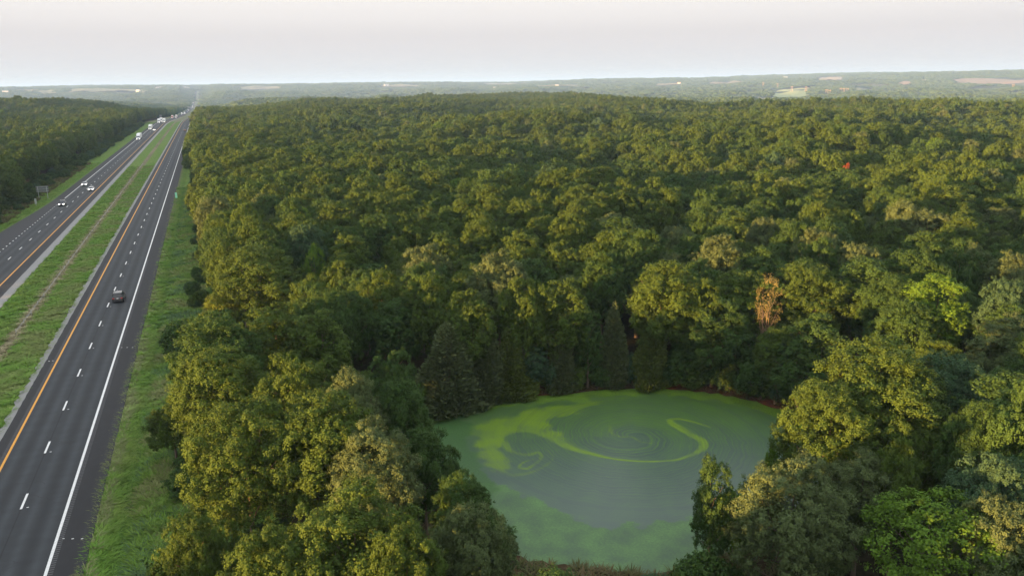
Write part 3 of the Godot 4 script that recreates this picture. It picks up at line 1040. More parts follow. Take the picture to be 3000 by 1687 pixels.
	for e in placed:
		var kind: String = e[4]
		var label: String = e[6]
		var group: String = e[7]
		if kind == "":
			kind = ["oak0", "oak1", "oak2", "oak3", "oak4", "oak5", "slim0", "oak2"][rng.randi() % 8]
			var q := st_of(e[0], e[1])
			var where := "deep in the closed wood beyond the pond"
			if q.y < 9.0:
				where = "along the wood's edge facing the mown verge"
			elif e[1] < 100.0 and e[0] < 6.0:
				where = "in the wood between the verge and the pond"
			elif e[1] < 105.0 and e[0] > 12.0:
				where = "in the wood past the pond's narrow end"
			elif e[1] < 135.0:
				where = "just behind the pond's cedar shore"
			var near_d := 15.0
			for o in placed.slice(0, listed):
				var gap := Vector2(e[0] - o[0], e[1] - o[1]).length()
				if gap < near_d and not (o[6] as String).begins_with("leafy bush"):
					near_d = gap
					where = ("just behind the " if e[1] > o[1] + 3.0 else ("in front of the " if e[1] < o[1] - 3.0 else "next to the ")) + short_name(o[6])
			label = "%s oak %s" % [say[e[5]], where]
			if kind.begins_with("slim"):
				label = "slender %s tree %s" % [say[e[5]], where]
			group = label.replace(" oak ", " oaks ").replace(" tree ", " trees ")
		var nm: String = {"ceda": "cedar_tree", "bush": "bush", "slim": "slender_tree", "feat": "locust_tree", "bare": "bare_tree"}.get(kind.left(4), "oak_tree")
		var o := thing(nm, label, e[8], Vector3(e[0], ground_at(e[0], e[1]), -e[1]), e[9], group)
		var pr: Array = proto[kind]
		var sc := Vector3(e[3] / pr[3], e[2] / pr[2], e[3] / pr[3])
		var c := part("crown", pr[0], leaf_mat(e[5]), o)
		c.scale = sc
		var t := part("trunk", pr[1], bark, o)
		t.scale = sc
	# ---- mass of the wood
	var forest := Node3D.new()
	forest.name = "forest"
	add_child(forest)
	forest.set_meta("kind", "stuff")
	forest.set_meta("label", "closed oak canopy stretching away to the ridge on both sides of the highway")
	forest.set_meta("category", "forest")
	var sets := {}
	for e in mass:
		var k := ("oak%d" % (rng.randi() % 6)) if e[10] < 190.0 else (("mid%d" % (rng.randi() % 5)) if e[10] < 480.0 else ("far%d" % (rng.randi() % 4)))
		var pr: Array = proto[k]
		var b := Basis(Vector3.UP, e[9]).scaled(Vector3(e[3] / pr[3], e[2] / pr[2], e[3] / pr[3]))
		if not sets.has(k):
			sets[k] = []
		var c: Color = palette[e[5]] * rng.randf_range(0.85, 1.18)
		sets[k].append([Transform3D(b, Vector3(e[0], ground_at(e[0], e[1]), -e[1])), c])
	for k in sets:
		multi("canopy", proto[k][0], leaf_mat(""), sets[k], forest)
	# ---- valley and far country, as clumps of trees
	var far := Node3D.new()
	far.name = "distant_woods"
	add_child(far)
	far.set_meta("kind", "stuff")
	far.set_meta("label", "hazy distant woods filling the valley and the far ridges")
	far.set_meta("category", "forest")
	sets = {"clump0": [], "clump1": [], "clump2": []}
	var d := 780.0
	while d < 9500.0:
		var sp := clampf(d * 0.0075, 11.0, 34.0)
		var na := int(1.34 * d / sp)
		for k in na:
			var az := -0.67 + 1.34 * (k + rng.randf()) / na
			var dd := d + rng.randf_range(-0.6, 0.6) * sp
			if dd < table(crest, rad_to_deg(az)) + 230.0:
				continue
			var x := sin(az) * dd
			var f := cos(az) * dd
			var q := st_of(x, f)
			if absf(q.y + 31.0) < 36.0 and q.x < 7000.0:
				continue
			if field_at(x, f) or (dd > 3000.0 and n_patch.get_noise_2d(x * 0.05, f * 0.12) > 0.34):
				continue
			var sx := sp / 11.0 * rng.randf_range(0.8, 1.15)
			var sy := rng.randf_range(0.85, 1.45) * (1.0 + 0.25 * n_patch.get_noise_2d(x * 0.2, f * 0.2))
			var c: Color = palette[["olive", "green", "green", "olive", "olive"][rng.randi() % 5]] * rng.randf_range(0.8, 1.15)
			sets["clump%d" % (rng.randi() % 3)].append([Transform3D(Basis(Vector3.UP, rng.randf() * TAU).scaled(Vector3(sx, sy, sx)), Vector3(x, ground_at(x, f) - 0.5, -f)), c])
		d += sp * 0.9
	var total := 0
	for k in sets:
		total += sets[k].size()
		multi("woods", proto[k][0], leaf_mat(""), sets[k], far)
	print("clumps: ", total)

func multi(called: String, mesh: Mesh, m: Material, list: Array, parent: Node) -> MultiMeshInstance3D:
	var mm := MultiMesh.new()
	mm.transform_format = MultiMesh.TRANSFORM_3D
	mm.use_colors = true
	mm.mesh = mesh
	mm.instance_count = list.size()
	for i in list.size():
		mm.set_instance_transform(i, list[i][0])
		mm.set_instance_color(i, list[i][1])
	var o := MultiMeshInstance3D.new()
	o.name = called
	o.multimesh = mm
	o.material_override = m
	o.set_meta("kind", "stuff")
	parent.add_child(o, true)
	return o

func make_grass() -> void:
	var tufts := []
	for v in 3:
		var L := Leaves.new()
		for k in 20:
			var a := rng.randf() * TAU
			var out := Vector3(cos(a), 0, sin(a))
			var along := (Vector3(0, 0.6, 0) + out * rng.randf_range(0.5, 1.5)).normalized()
			var nrm := along.cross(Vector3(-out.z, 0, out.x)).normalized()
			var s := rng.randf_range(0.5, 1.0)
			var b := rng.randf_range(0.8, 1.2)
			leaf(L, out * rng.randf() * 0.28 + along * s * 0.45, nrm, along, s, 0.085, Color(b, b, b))
		tufts.append(leaves_mesh(L))
	var sets := [[], [], []]
	# right verge, median, left verge: [t0, t1, s0, s1, per square metre]
	for e in [[-12.4, 2.0, 52.0, 130.0, 9.0], [-12.4, 0.0, 130.0, 330.0, 4.0], [-36.2, -25.0, 90.0, 260.0, 4.0], [-36.2, -25.0, 260.0, 430.0, 1.6], [-61.0, -51.2, 200.0, 460.0, 1.4]]:
		var n := int((e[1] - e[0]) * (e[3] - e[2]) * e[4])
		for k in n:
			var t := rng.randf_range(e[0], e[1])
			var s := rng.randf_range(e[2], e[3])
			if t < -50.0 and t > -52.2 - 3.6 * smoothstep(312.0, 215.0, s):
				continue
			var p := rd(s, t)
			p.y = ground_at(p.x, -p.z) - 0.02
			var patch := n_patch.get_noise_2d(p.x * 5.0, p.z * 5.0) + rng.randf_range(-0.3, 0.3)
			var c := Color(0.128, 0.255, 0.036).lerp(Color(0.190, 0.275, 0.060), clampf(patch + 0.5, 0, 1))
			var h := rng.randf_range(0.12, 0.24)
			if t > -12.5 and t < -12.0 + patch * 0.5:
				c = Color(0.20, 0.23, 0.095)
				h = 0.14
			elif t > -10.4 and t < -9.5:
				h *= 1.25
				c = Color(0.095, 0.195, 0.038)
			elif t > -9.5 and t < 3.0:
				h = rng.randf_range(0.14, 0.36)
				if patch > 0.25:
					c = Color(0.21, 0.235, 0.09)
				elif patch < -0.3:
					c = Color(0.10, 0.175, 0.075)
			elif t > -32.3 and t < -30.2:
				if rng.randf() < 0.55:
					continue
				c = Color(0.34, 0.30, 0.19)
				h = 0.25
			elif t < -24.0 and t > -29.5:
				c = c.lerp(Color(0.18, 0.20, 0.08), clampf(patch + 0.2, 0, 0.7))
			elif t < -56.0 and patch > 0.0:
				c = Color(0.14, 0.13, 0.06)
				h = 0.6
			sets[rng.randi() % 3].append([Transform3D(Basis(Vector3.UP, rng.randf() * TAU).scaled(Vector3(1.15, 1.5 * h / 0.5, 1.15)), p), c * rng.randf_range(0.85, 1.15)])
	# dry grass and weeds on the pond's banks
	for k in 5200:
		var x := rng.randf_range(-14.0, 37.0)
		var f := rng.randf_range(49.0, 98.0)
		var sd := pond_distance(x, f)
		if sd < 0.35 or sd > 5.0:
			continue
		var c := Color(0.15, 0.11, 0.06).lerp(Color(0.07, 0.10, 0.03), rng.randf())
		sets[rng.randi() % 3].append([Transform3D(Basis(Vector3.UP, rng.randf() * TAU).scaled(Vector3.ONE * rng.randf_range(0.6, 1.3)), Vector3(x, ground_at(x, f) - 0.02, -f)), c])
	var grass := Node3D.new()
	grass.name = "grass"
	add_child(grass)
	grass.set_meta("kind", "stuff")
	grass.set_meta("label", "mown green grass and tall weeds on verges, median and pond bank")
	grass.set_meta("category", "grass")
	for v in 3:
		multi("grass_tufts", tufts[v], leaf_mat(""), sets[v], grass)
	# bushes under the wood's edges
	var low := Node3D.new()
	low.name = "undergrowth"
	add_child(low)
	low.set_meta("kind", "stuff")
	low.set_meta("label", "dark undergrowth filling the gaps below the wood's edges and pond shore")
	low.set_meta("category", "undergrowth")
	var bs := [[], []]
	for k in 520:
		var s := rng.randf_range(50.0, 900.0)
		var t := rng.randf_range(-5.5, 4.0) - 3.0 * smoothstep(230.0, 420.0, s)
		var p := rd(s, t)
		add_bush(bs, p.x, -p.z, 0.35, 0.95)
	for k in 420:
		var p := rd(rng.randf_range(200.0, 900.0), rng.randf_range(-66.0, -57.5))
		add_bush(bs, p.x, -p.z, 0.4, 1.1)
	for k in 900:
		var x := rng.randf_range(-18.0, 42.0)
		var f := rng.randf_range(48.0, 103.0)
		var sd := pond_distance(x, f)
		if sd > 0.9 and sd < 8.0 and not hides_water(x, f, 2.2, 1.2) and rng.randf() < 0.45:
			add_bush(bs, x, f, 0.25, 0.65)
	for v in 2:
		multi("bushes", proto["bush%d" % v][0], leaf_mat(""), bs[v], low)

func add_bush(bs: Array, x: float, f: float, lo: float, hi: float) -> void:
	var k := rng.randf_range(lo, hi)
	var c: Color = palette[["green", "green", "olive", "green", "teal"][rng.randi() % 5]]
	bs[rng.randi() % 2].append([Transform3D(Basis(Vector3.UP, rng.randf() * TAU).scaled(Vector3(k, k * rng.randf_range(0.7, 1.1), k)), Vector3(x, ground_at(x, f) - 0.1, -f)), c])

# ---------------------------------------------------------------- vehicles
func wheel_meshes(r: float, w: float) -> Array:
	var tyre := st_new(false)
	var rim := st_new(true)
	var n := 16
	var prof := [[0.55, w * 0.46], [0.93, w * 0.5], [1.0, w * 0.38], [1.0, -w * 0.38], [0.93, -w * 0.5], [0.55, -w * 0.46]]
	for k in n:
		var a := TAU * k / n
		var b := TAU * (k + 1) / n
		for j in prof.size() - 1:
			var q := []
			for e in [[prof[j], a], [prof[j + 1], a], [prof[j + 1], b], [prof[j], b]]:
				q.append(Vector3(e[0][1], sin(e[1]) * e[0][0] * r, cos(e[1]) * e[0][0] * r))
			quad(tyre, q[0], q[1], q[2], q[3])
		for sgn in [-1.0, 1.0]:
			for p in [Vector3(sgn * w * 0.30, 0, 0), Vector3(sgn * w * 0.44, sin(a) * r * 0.58, cos(a) * r * 0.58), Vector3(sgn * w * 0.44, sin(b) * r * 0.58, cos(b) * r * 0.58)]:
				rim.add_vertex(p)
	return [done(tyre), done(rim)]

func section(z: float, y0: float, y1: float, w0: float, w1: float, c := 0.12) -> Array:
	# a ring round the length axis: bottom corners, flank and rounded shoulder
	return [Vector3(-w0 + c, y0, z), Vector3(w0 - c, y0, z), Vector3(w0, y0 + c, z), Vector3(w0, lerpf(y0, y1, 0.55), z), Vector3(w1, y1 - c * 0.6, z), Vector3(w1 - c, y1, z), Vector3(-w1 + c, y1, z), Vector3(-w1, y1 - c * 0.6, z), Vector3(-w0, lerpf(y0, y1, 0.55), z), Vector3(-w0, y0 + c, z)]

func make_car(label: String, body: Color, s: float, t: float, away: bool, suv := true, group := "", lights_on := true) -> void:
	# local -z is the car's front
	var turn := HEADING if away else HEADING + PI
	var o := thing("car", label, "car", rd(s, t, table(road_y, s) + (0.0 if s < 900.0 else minf(0.5, (s - 900.0) * 0.0004))), turn, group)
	var m := StandardMaterial3D.new()
	m.resource_name = "car_paint"
	m.albedo_color = body.linear_to_srgb()
	m.roughness = 0.3
	m.metallic = 0.2
	m.clearcoat_enabled = true
	m.clearcoat = 0.8
	m.clearcoat_roughness = 0.08
	var glass := mat("car_glass", Color(0.012, 0.016, 0.022), 0.08, 0.0, 0.6)
	var rubber := mat("rubber", Color(0.012, 0.012, 0.012), 0.9)
	var alloy := mat("alloy", Color(0.35, 0.35, 0.36), 0.35, 0.8)
	var black := mat("black_trim", Color(0.012, 0.012, 0.013), 0.5)
	var top := 1.66 if suv else 1.42
	var belt := 1.02 if suv else 0.92
	part("body", loft([section(2.32, 0.45, 0.86, 0.80, 0.78), section(2.2, 0.34, belt - 0.02, 0.91, 0.86), section(1.6, 0.28, belt, 0.93, 0.88), section(0.2, 0.26, belt - 0.02, 0.94, 0.88), section(-0.95, 0.26, belt - 0.04, 0.94, 0.87), section(-1.9, 0.3, belt - 0.16, 0.92, 0.83), section(-2.25, 0.4, belt - 0.3, 0.84, 0.72), section(-2.36, 0.48, 0.66, 0.7, 0.62)]), m, o)
	var back := 2.12 if suv else 1.75
	part("window", loft([section(back, belt - 0.06, belt + 0.02, 0.80, 0.78, 0.03), section(back - (0.25 if suv else 0.7), belt - 0.06, top - 0.06, 0.84, 0.66, 0.06), section(0.2, belt - 0.06, top - 0.03, 0.86, 0.68, 0.06), section(-0.35, belt - 0.06, top - 0.06, 0.86, 0.66, 0.06), section(-1.15, belt - 0.08, belt, 0.82, 0.76, 0.03)], true), glass, o)
	part("roof", loft([section(back - (0.16 if suv else 0.75), top - 0.12, top - 0.04, 0.67, 0.63, 0.03), section(0.8, top - 0.09, top + 0.02, 0.70, 0.64, 0.03), section(0.0, top - 0.09, top + 0.02, 0.70, 0.64, 0.03), section(-0.42, top - 0.12, top - 0.03, 0.67, 0.62, 0.03)]), m, o)
	for sx in [-1.0, 1.0]:
		for e in [[back - 0.02, back - (0.2 if suv else 0.7), 0.8, 0.68], [-1.1, -0.38, 0.83, 0.67], [0.28, 0.24, 0.88, 0.69]]:
			var st := st_new(false)
			tube(st, [Vector3(sx * e[2], belt - 0.02, e[0]), Vector3(sx * e[3], top - 0.06, e[1])], [0.045, 0.04], 5)
			part("pillar", done(st), m, o)
		part("mirror", box_mesh(Vector3(sx * 0.93 - 0.12, belt + 0.0, -0.82), Vector3(sx * 0.93 + 0.12, belt + 0.17, -0.62), Vector3(0.03, 0, 0.04)), m, o)
		part("taillight", box_mesh(Vector3(sx * 0.66 - 0.17, 0.78, 2.2), Vector3(sx * 0.66 + 0.17, 0.96, 2.335), Vector3(0.02, 0, 0.03)), mat("taillight", Color(0.35, 0.012, 0.015), 0.25), o)
		var hl := mat("headlight", Color(0.8, 0.8, 0.8), 0.15)
		if lights_on:
			hl = mat("headlight_lit", Color(0.9, 0.9, 0.9), 0.15)
			hl.emission_enabled = true
			hl.emission = Color(1, 0.97, 0.92)
			hl.emission_energy_multiplier = 2.5
		part("headlight", box_mesh(Vector3(sx * 0.62 - 0.2, 0.6, -2.36), Vector3(sx * 0.62 + 0.2, 0.78, -2.16), Vector3(0.03, 0, 0.04)), hl, o)
		if suv:
			part("roof_rail", box_mesh(Vector3(sx * 0.6 - 0.025, top + 0.02, 0.0), Vector3(sx * 0.6 + 0.025, top + 0.07, 1.7), Vector3(0.01, 0, 0.1)), alloy, o)
	part("licence_plate", box_mesh(Vector3(-0.16, 0.78, 2.3), Vector3(0.16, 0.92, 2.345)), mat("plate", Color(0.75, 0.75, 0.75), 0.5), o)
	part("bumper", box_mesh(Vector3(-0.82, 0.36, 2.2), Vector3(0.82, 0.58, 2.38), Vector3(0.04, 0, 0.05)), black, o)
	part("grille", box_mesh(Vector3(-0.4, 0.45, -2.4), Vector3(0.4, 0.68, -2.25), Vector3(0.04, 0, 0.03)), black, o)
	var wm := wheel_meshes(0.36 if suv else 0.32, 0.24)
	for e in [[-0.82, 1.42], [0.82, 1.42], [-0.82, -1.45], [0.82, -1.45]]:
		var w := Node3D.new()
		w.name = "wheel"
		o.add_child(w, true)
		w.position = Vector3(e[0], 0.36 if suv else 0.32, e[1])
		part("tyre", wm[0], rubber, w)
		part("rim", wm[1], alloy, w)

func make_truck(label: String, s: float, t: float, cab: Color, away := false, lights_on := true) -> void:
	var lift := 0.0 if s < 900.0 else minf(0.5, (s - 900.0) * 0.0004)
	var o := thing("semi_truck", label, "truck", rd(s, t, table(road_y, s) + lift), HEADING if away else HEADING + PI, "")
	var white := mat("trailer_white", Color(0.74, 0.75, 0.76), 0.45)
	var m := mat("cab_%s" % cab.to_html(), cab, 0.35)
	var black := mat("black_trim", Color(0.012, 0.012, 0.013), 0.5)
	var glass := mat("car_glass", Color(0.012, 0.016, 0.022), 0.08, 0.0, 0.6)
	var rubber := mat("rubber", Color(0.012, 0.012, 0.012), 0.9)
	var alloy := mat("alloy", Color(0.35, 0.35, 0.36), 0.35, 0.8)
	# front of the tractor at z = 0, trailer behind it (+z)
	part("hood", loft([section(0.0, 0.55, 1.35, 0.85, 0.7), section(0.25, 0.5, 1.65, 1.05, 0.8), section(1.9, 0.55, 1.95, 1.2, 0.95)]), m, o)
	part("cab", loft([section(1.7, 0.7, 2.0, 1.2, 1.15), section(2.35, 0.7, 2.95, 1.22, 1.08), section(3.2, 0.7, 3.6, 1.22, 1.12), section(4.6, 0.7, 3.85, 1.22, 1.15)]), m, o)
	part("windshield", loft([section(1.72, 1.95, 2.05, 1.08, 1.08, 0.02), section(2.2, 1.95, 2.78, 1.09, 1.0, 0.02), section(2.3, 1.95, 2.8, 1.09, 1.0, 0.02)], true), glass, o)
	part("grille", box_mesh(Vector3(-0.45, 0.6, -0.04), Vector3(0.45, 1.3, 0.1), Vector3(0.04, 0, 0.02)), alloy, o)
	part("bumper", box_mesh(Vector3(-1.15, 0.3, -0.12), Vector3(1.15, 0.62, 0.3), Vector3(0.05, 0, 0.05)), alloy, o)
	part("trailer", box_mesh(Vector3(-1.28, 1.15, 5.0), Vector3(1.28, 4.05, 20.8), Vector3(0.02, 0, 0.02)), white, o)
	part("chassis", box_mesh(Vector3(-0.5, 0.7, 1.0), Vector3(0.5, 1.12, 20.5)), black, o)
	for sx in [-1.0, 1.0]:
		var hl := mat("headlight", Color(0.8, 0.8, 0.8), 0.15)
		if lights_on:
			hl = mat("headlight_lit", Color(0.9, 0.9, 0.9), 0.15)
			hl.emission_enabled = true
			hl.emission = Color(1, 0.97, 0.92)
			hl.emission_energy_multiplier = 2.5
		part("headlight", box_mesh(Vector3(sx * 0.85 - 0.2, 0.72, 0.0), Vector3(sx * 0.85 + 0.2, 1.0, 0.25), Vector3(0.03, 0, 0.03)), hl, o)
		part("mirror", box_mesh(Vector3(sx * 1.42 - 0.12, 1.95, 1.75), Vector3(sx * 1.42 + 0.12, 2.6, 1.9)), m, o)
		part("fuel_tank", box_mesh(Vector3(sx * 0.95 - 0.28, 0.45, 2.6), Vector3(sx * 0.95 + 0.28, 1.0, 4.2), Vector3(0.1, 0, 0.1)), alloy, o)
		part("rear_door", box_mesh(Vector3(sx * 0.63 - 0.6, 1.25, 20.75), Vector3(sx * 0.63 + 0.6, 3.95, 20.86)), white, o)
	var wm := wheel_meshes(0.5, 0.32)
	for z in [0.95, 4.6, 5.9, 17.6, 18.9]:
		for sx in [-1.05, 1.05]:
			var w := Node3D.new()
			w.name = "wheel"
			o.add_child(w, true)
			w.position = Vector3(sx, 0.5, z)
			part("tyre", wm[0], rubber, w)
			part("rim", wm[1], alloy, w)

func make_vehicles() -> void:
	make_car("black estate car driving away on the near carriageway", Color(0.014, 0.014, 0.016), 154.6, -17.6, true, true, "", false)
	make_car("black car with lit headlights beside the dotted merging line", Color(0.015, 0.016, 0.03), 292.9, -46.0, false)
	make_car("silver car with lit headlights in the outer lane", Color(0.5, 0.5, 0.53), 349.9, -46.3, false, false)
	make_car("white-fronted car with lit headlights in the inner lane", Color(0.62, 0.63, 0.66), 332.3, -42.0, false, false)
	make_truck("white box-trailer truck with a white cab, running behind the silver car", 636.0, -46.1, Color(0.7, 0.71, 0.72))
	make_truck("white truck running level with a pale car", 782.0, -46.3, Color(0.72, 0.72, 0.68))
	make_car("pale car overtaking the second white truck", Color(0.6, 0.58, 0.56), 770.0, -42.3, false, false)
	make_truck("white truck leading a pair side by side at the crest", 938.0, -46.3, Color(0.72, 0.72, 0.72))
	make_truck("white truck overtaking another at the crest", 953.0, -41.9, Color(0.73, 0.73, 0.66))
	make_truck("grey-white truck tailing the pair at the crest", 985.0, -46.3, Color(0.5, 0.51, 0.55))
	make_truck("white truck with a reddish cab just past the crest", 1330.0, -46.3, Color(0.55, 0.2, 0.18))
	make_truck("white truck closing up behind the reddish cab", 1375.0, -42.0, Color(0.6, 0.5, 0.5))
	var p := on_ground(537, 385)
	make_car("tan car going away along the treed edge", Color(0.55, 0.33, 0.17), st_of(p.x, -p.z).x + 2.4, -17.1, true, false, "", false)
	p = on_ground(549, 356)
	make_car("pale blue car going away near the crest", Color(0.5, 0.55, 0.6), st_of(p.x, -p.z).x + 2.4, -17.1, true, false, "", false)
	var k := 0
	for s in [1900.0, 1960.0, 2700.0, 3500.0, 4200.0]:
		make_truck("tiny white truck on the long straight down in the valley", s, -46.3 if k % 2 == 0 else -42.0, Color(0.7, 0.7, 0.7))
		get_child(get_child_count() - 1).set_meta("group", "trucks in the valley")
		k += 1
	for s in [2050.0, 2350.0, 2560.0, 3200.0]:
		make_car("tiny car on the long straight down in the valley", Color(0.6, 0.6, 0.6), s, -42.0, false, false, "cars in the valley")

# ---------------------------------------------------------------- roadside and far objects
func make_roadside() -> void:
	var steel := mat("galvanised", Color(0.42, 0.44, 0.44), 0.5, 0.4)
	var weathered := mat("weathered_metal", Color(0.15, 0.17, 0.165), 0.6, 0.2)
	# back of a large sign
	var g := ground_at(rd(316.8, -55.2).x, -rd(316.8, -55.2).z)
	var o := thing("highway_sign", "back of a big grey panel sign on two posts before dark trees", "sign", rd(316.8, -55.2, g), HEADING)
	for k in 5:
		part("panel", box_mesh(Vector3(-1.9 + 0.76 * k + 0.006, 2.3, -0.03), Vector3(-1.9 + 0.76 * (k + 1) - 0.006, 4.4, 0.03)), weathered, o)
	for y in [2.55, 3.3, 4.1]:
		part("rail", box_mesh(Vector3(-1.85, y, 0.03), Vector3(1.85, y + 0.09, 0.11)), steel, o)
	for x in [-1.35, 1.35]:
		part("post", box_mesh(Vector3(x - 0.07, -0.3, 0.11), Vector3(x + 0.07, 4.3, 0.26)), steel, o)
	g = ground_at(rd(298.0, -54.4).x, -rd(298.0, -54.4).z)
	o = thing("marker_sign", "narrow pale marker panel at the merging lane's grass edge", "sign", rd(298.0, -54.4, g), HEADING)
	part("panel", box_mesh(Vector3(-0.3, 0.7, -0.02), Vector3(0.3, 2.4, 0.02)), mat("pale_panel", Color(0.4, 0.44, 0.42), 0.6), o)
	part("post", box_mesh(Vector3(-0.04, -0.3, 0.02), Vector3(0.04, 2.3, 0.08)), steel, o)
	g = ground_at(rd(291.8, -11.7).x, -rd(291.8, -11.7).z)
	o = thing("mile_marker", "bright mint-green upright marker panel beside the dark shoulder", "sign", rd(291.8, -11.7, g), HEADING)
	part("panel", box_mesh(Vector3(-0.32, 0.75, -0.02), Vector3(0.32, 2.55, 0.02)), mat("mint_panel", Color(0.35, 0.85, 0.58), 0.4), o)
	part("post", box_mesh(Vector3(-0.05, -0.3, -0.09), Vector3(0.05, 2.4, -0.02)), mat("green_post", Color(0.05, 0.2, 0.09), 0.6), o)
	g = ground_at(rd(1180.0, -55.0).x, -rd(1180.0, -55.0).z)
	o = thing("highway_sign", "far grey sign standing out against the hill's dark trees", "sign", rd(1180.0, -55.0, g), HEADING)
	part("panel", box_mesh(Vector3(-1.3, 3.0, -0.05), Vector3(1.3, 6.8, 0.05)), weathered, o)
	for x in [-0.8, 0.8]:
		part("post", box_mesh(Vector3(x - 0.08, -0.5, 0.05), Vector3(x + 0.08, 6.6, 0.2)), steel, o)
	# wire rope barrier in the median
	o = thing("cable_barrier", "low wire-rope barrier with thin posts on the median's dry strip", "barrier", rd(140.0, -31.1, ground_at(rd(140.0, -31.1).x, -rd(140.0, -31.1).z)), HEADING)
	var post := box_mesh(Vector3(-0.045, -0.3, -0.03), Vector3(0.045, 0.85, 0.03), Vector3(0.008, 0, 0.008))
	for k in 50:
		part("post", post, steel, o, Vector3(0, 0, -6.1 * k))
	for y in [0.5, 0.62, 0.74]:
		var st := st_new(false)
		tube(st, [Vector3(0.05, y, 0), Vector3(0.05, y, -150), Vector3(0.05, y, -299)], [0.011, 0.011, 0.011], 5)
		part("cable", done(st), steel, o)
	# log in the pond's corner
	var p := at_height(1100 * 1.16459, 1046 * 1.16459, -0.3)
	o = thing("fallen_log", "pale broken log sticking out of the water by the broad cedar", "log", p, 0.6)
	var st := st_new(false)
	tube(st, [Vector3(-0.9, -0.5, 0), Vector3(0.1, 0.2, 0.05), Vector3(0.9, 0.95, 0.0)], [0.17, 0.14, 0.06], 8)
	part("trunk", done(st), bark, o)
	var st2 := st_new(false)
	tube(st2, [Vector3(0.2, 0.28, 0.05), Vector3(0.35, 0.75, 0.3)], [0.06, 0.02], 5)
	part("branch", done(st2), bark, o)
	# overpass
	var s := 3000.0
	var y := table(road_y, s)
	var concrete := mat("concrete", Color(0.42, 0.41, 0.39), 0.9)
	o = thing("overpass", "pale concrete overpass spanning both carriageways in the valley", "bridge", rd(s, -31.0, y), HEADING)
	part("deck", box_mesh(Vector3(-48, 6.2, -5), Vector3(48, 7.6, 5), Vector3(0, 0, 0.3)), concrete, o)
	for z in [-5.0, 5.0]:
		part("railing", box_mesh(Vector3(-48, 7.6, z - 0.2), Vector3(48, 8.7, z + 0.2)), concrete, o)
	for x in [-24.0, 0.0, 24.0]:
		part("pier", box_mesh(Vector3(x - 0.8, -3, -4), Vector3(x + 0.8, 6.2, 4), Vector3(0.1, 0, 0.2)), concrete, o)
	for x in [-1.0, 1.0]:
		part("abutment", box_mesh(Vector3(x * 56 - 9, -6, -9), Vector3(x * 56 + 9, 7.2, 9), Vector3(5, 0, 3)), mat("embankment", Color(0.08, 0.1, 0.04), 0.95), o)

func make_far() -> void:
	# pylons of a power line crossing the valley
	var wood := mat("pylon_timber", Color(0.46, 0.34, 0.27), 0.9)
	for e in [[2422, 281], [2431, 279], [2464, 274], [2473, 275], [2483, 274], [2236, 261], [2278, 262], [2320, 270], [2362, 270], [2969, 264]]:
		var p := on_ground(e[0], e[1])
		var d := Vector2(p.x, p.z).length()
		var h := clampf(14.0 / FOCAL * d, 22.0, 40.0)
		var o := thing("power_pylon", "thin timber power pylon standing above the valley woods", "pylon", Vector3(p.x, ground_at(p.x, -p.z), p.z), -0.4, "power pylons across the valley")
		for x in [-3.2, 3.2]:
			var st := st_new(false)
			tube(st, [Vector3(x, -1, 0), Vector3(x * 0.9, h, 0)], [0.7, 0.4], 6)
			part("pole", done(st), wood, o)
		part("crossarm", box_mesh(Vector3(-6.5, h - 3.2, -0.3), Vector3(6.5, h - 2.4, 0.3)), wood, o)
	# farms and sheds
	var wall := mat("white_siding", Color(0.52, 0.52, 0.50), 0.7)
	var roof := [mat("pale_roof", Color(0.4, 0.41, 0.42), 0.6), mat("rust_roof", Color(0.4, 0.18, 0.1), 0.7)]
	var k := 0
	for e in [[2709, 240, 26, "long white barn at the edge of the tan field"], [2718, 241, 16, "white shed beside the long barn"], [2743, 241, 14, "white farmhouse by a silo"], [2800, 253, 12, "low white shed below the tan field"], [1200, 278, 22, "white house in a gap behind the first ridge"], [1215, 286, 14, "small white shed just under the ridge-top house"], [1450, 260, 30, "long white hall in the middle distance"], [459, 262, 26, "bright white barn far past the wooded hill"], [404, 272, 34, "long pale sheds beyond the wooded hill"], [420, 272, 26, "second pale shed beside the long ones"], [15, 275, 40, "white sheds past the ridge on the near side of the hill"], [1132, 254, 40, "pale distant hall before hazy ridges"], [1990, 247, 26, "farmhouse on a small pale clearing"], [2302, 232, 34, "white buildings on the hazy slope"], [1632, 253, 30, "small white house on the hazy plain"]]:
		var p := on_ground(e[0], e[1])
		var w: float = e[2]
		var d := Vector2(p.x, p.z).length()
		w = clampf(w * 0.16 * d / FOCAL * 2.0, 10.0, 70.0)
		var o := thing("farm_building", e[3], "building", Vector3(p.x, ground_at(p.x, -p.z) + 2.0, p.z), 0.3 * (k % 4) - 0.4)
		var h := clampf(w * 0.3, 4.0, 16.0)
		part("wall", box_mesh(Vector3(-w / 2, -4, -w * 0.22), Vector3(w / 2, h, w * 0.22)), wall, o)
		var a := Vector3(-w * 0.52, h, 0)
		var ridge_y := h + w * 0.14
		var st := st_new()
		for sx in [-1.0, 1.0]:
			quad(st, Vector3(-w * 0.52, h - 0.2, sx * w * 0.25), Vector3(w * 0.52, h - 0.2, sx * w * 0.25), Vector3(w * 0.52, ridge_y, 0), Vector3(-w * 0.52, ridge_y, 0))
			for q in [Vector3(sx * w * 0.5, h, -w * 0.22), Vector3(sx * w * 0.5, ridge_y - 0.2, 0), Vector3(sx * w * 0.5, h, w * 0.22)]:
				st.add_vertex(q)
		part("roof", done(st), roof[1 if k == 12 else 0], o)
		for x in [-0.3, 0.0, 0.3]:
			part("window", box_mesh(Vector3(x * w - w * 0.05, h * 0.35, w * 0.22), Vector3(x * w + w * 0.05, h * 0.7, w * 0.22 + 0.15)), mat("car_glass", Color(0.012, 0.016, 0.022), 0.08), o)
		k += 1

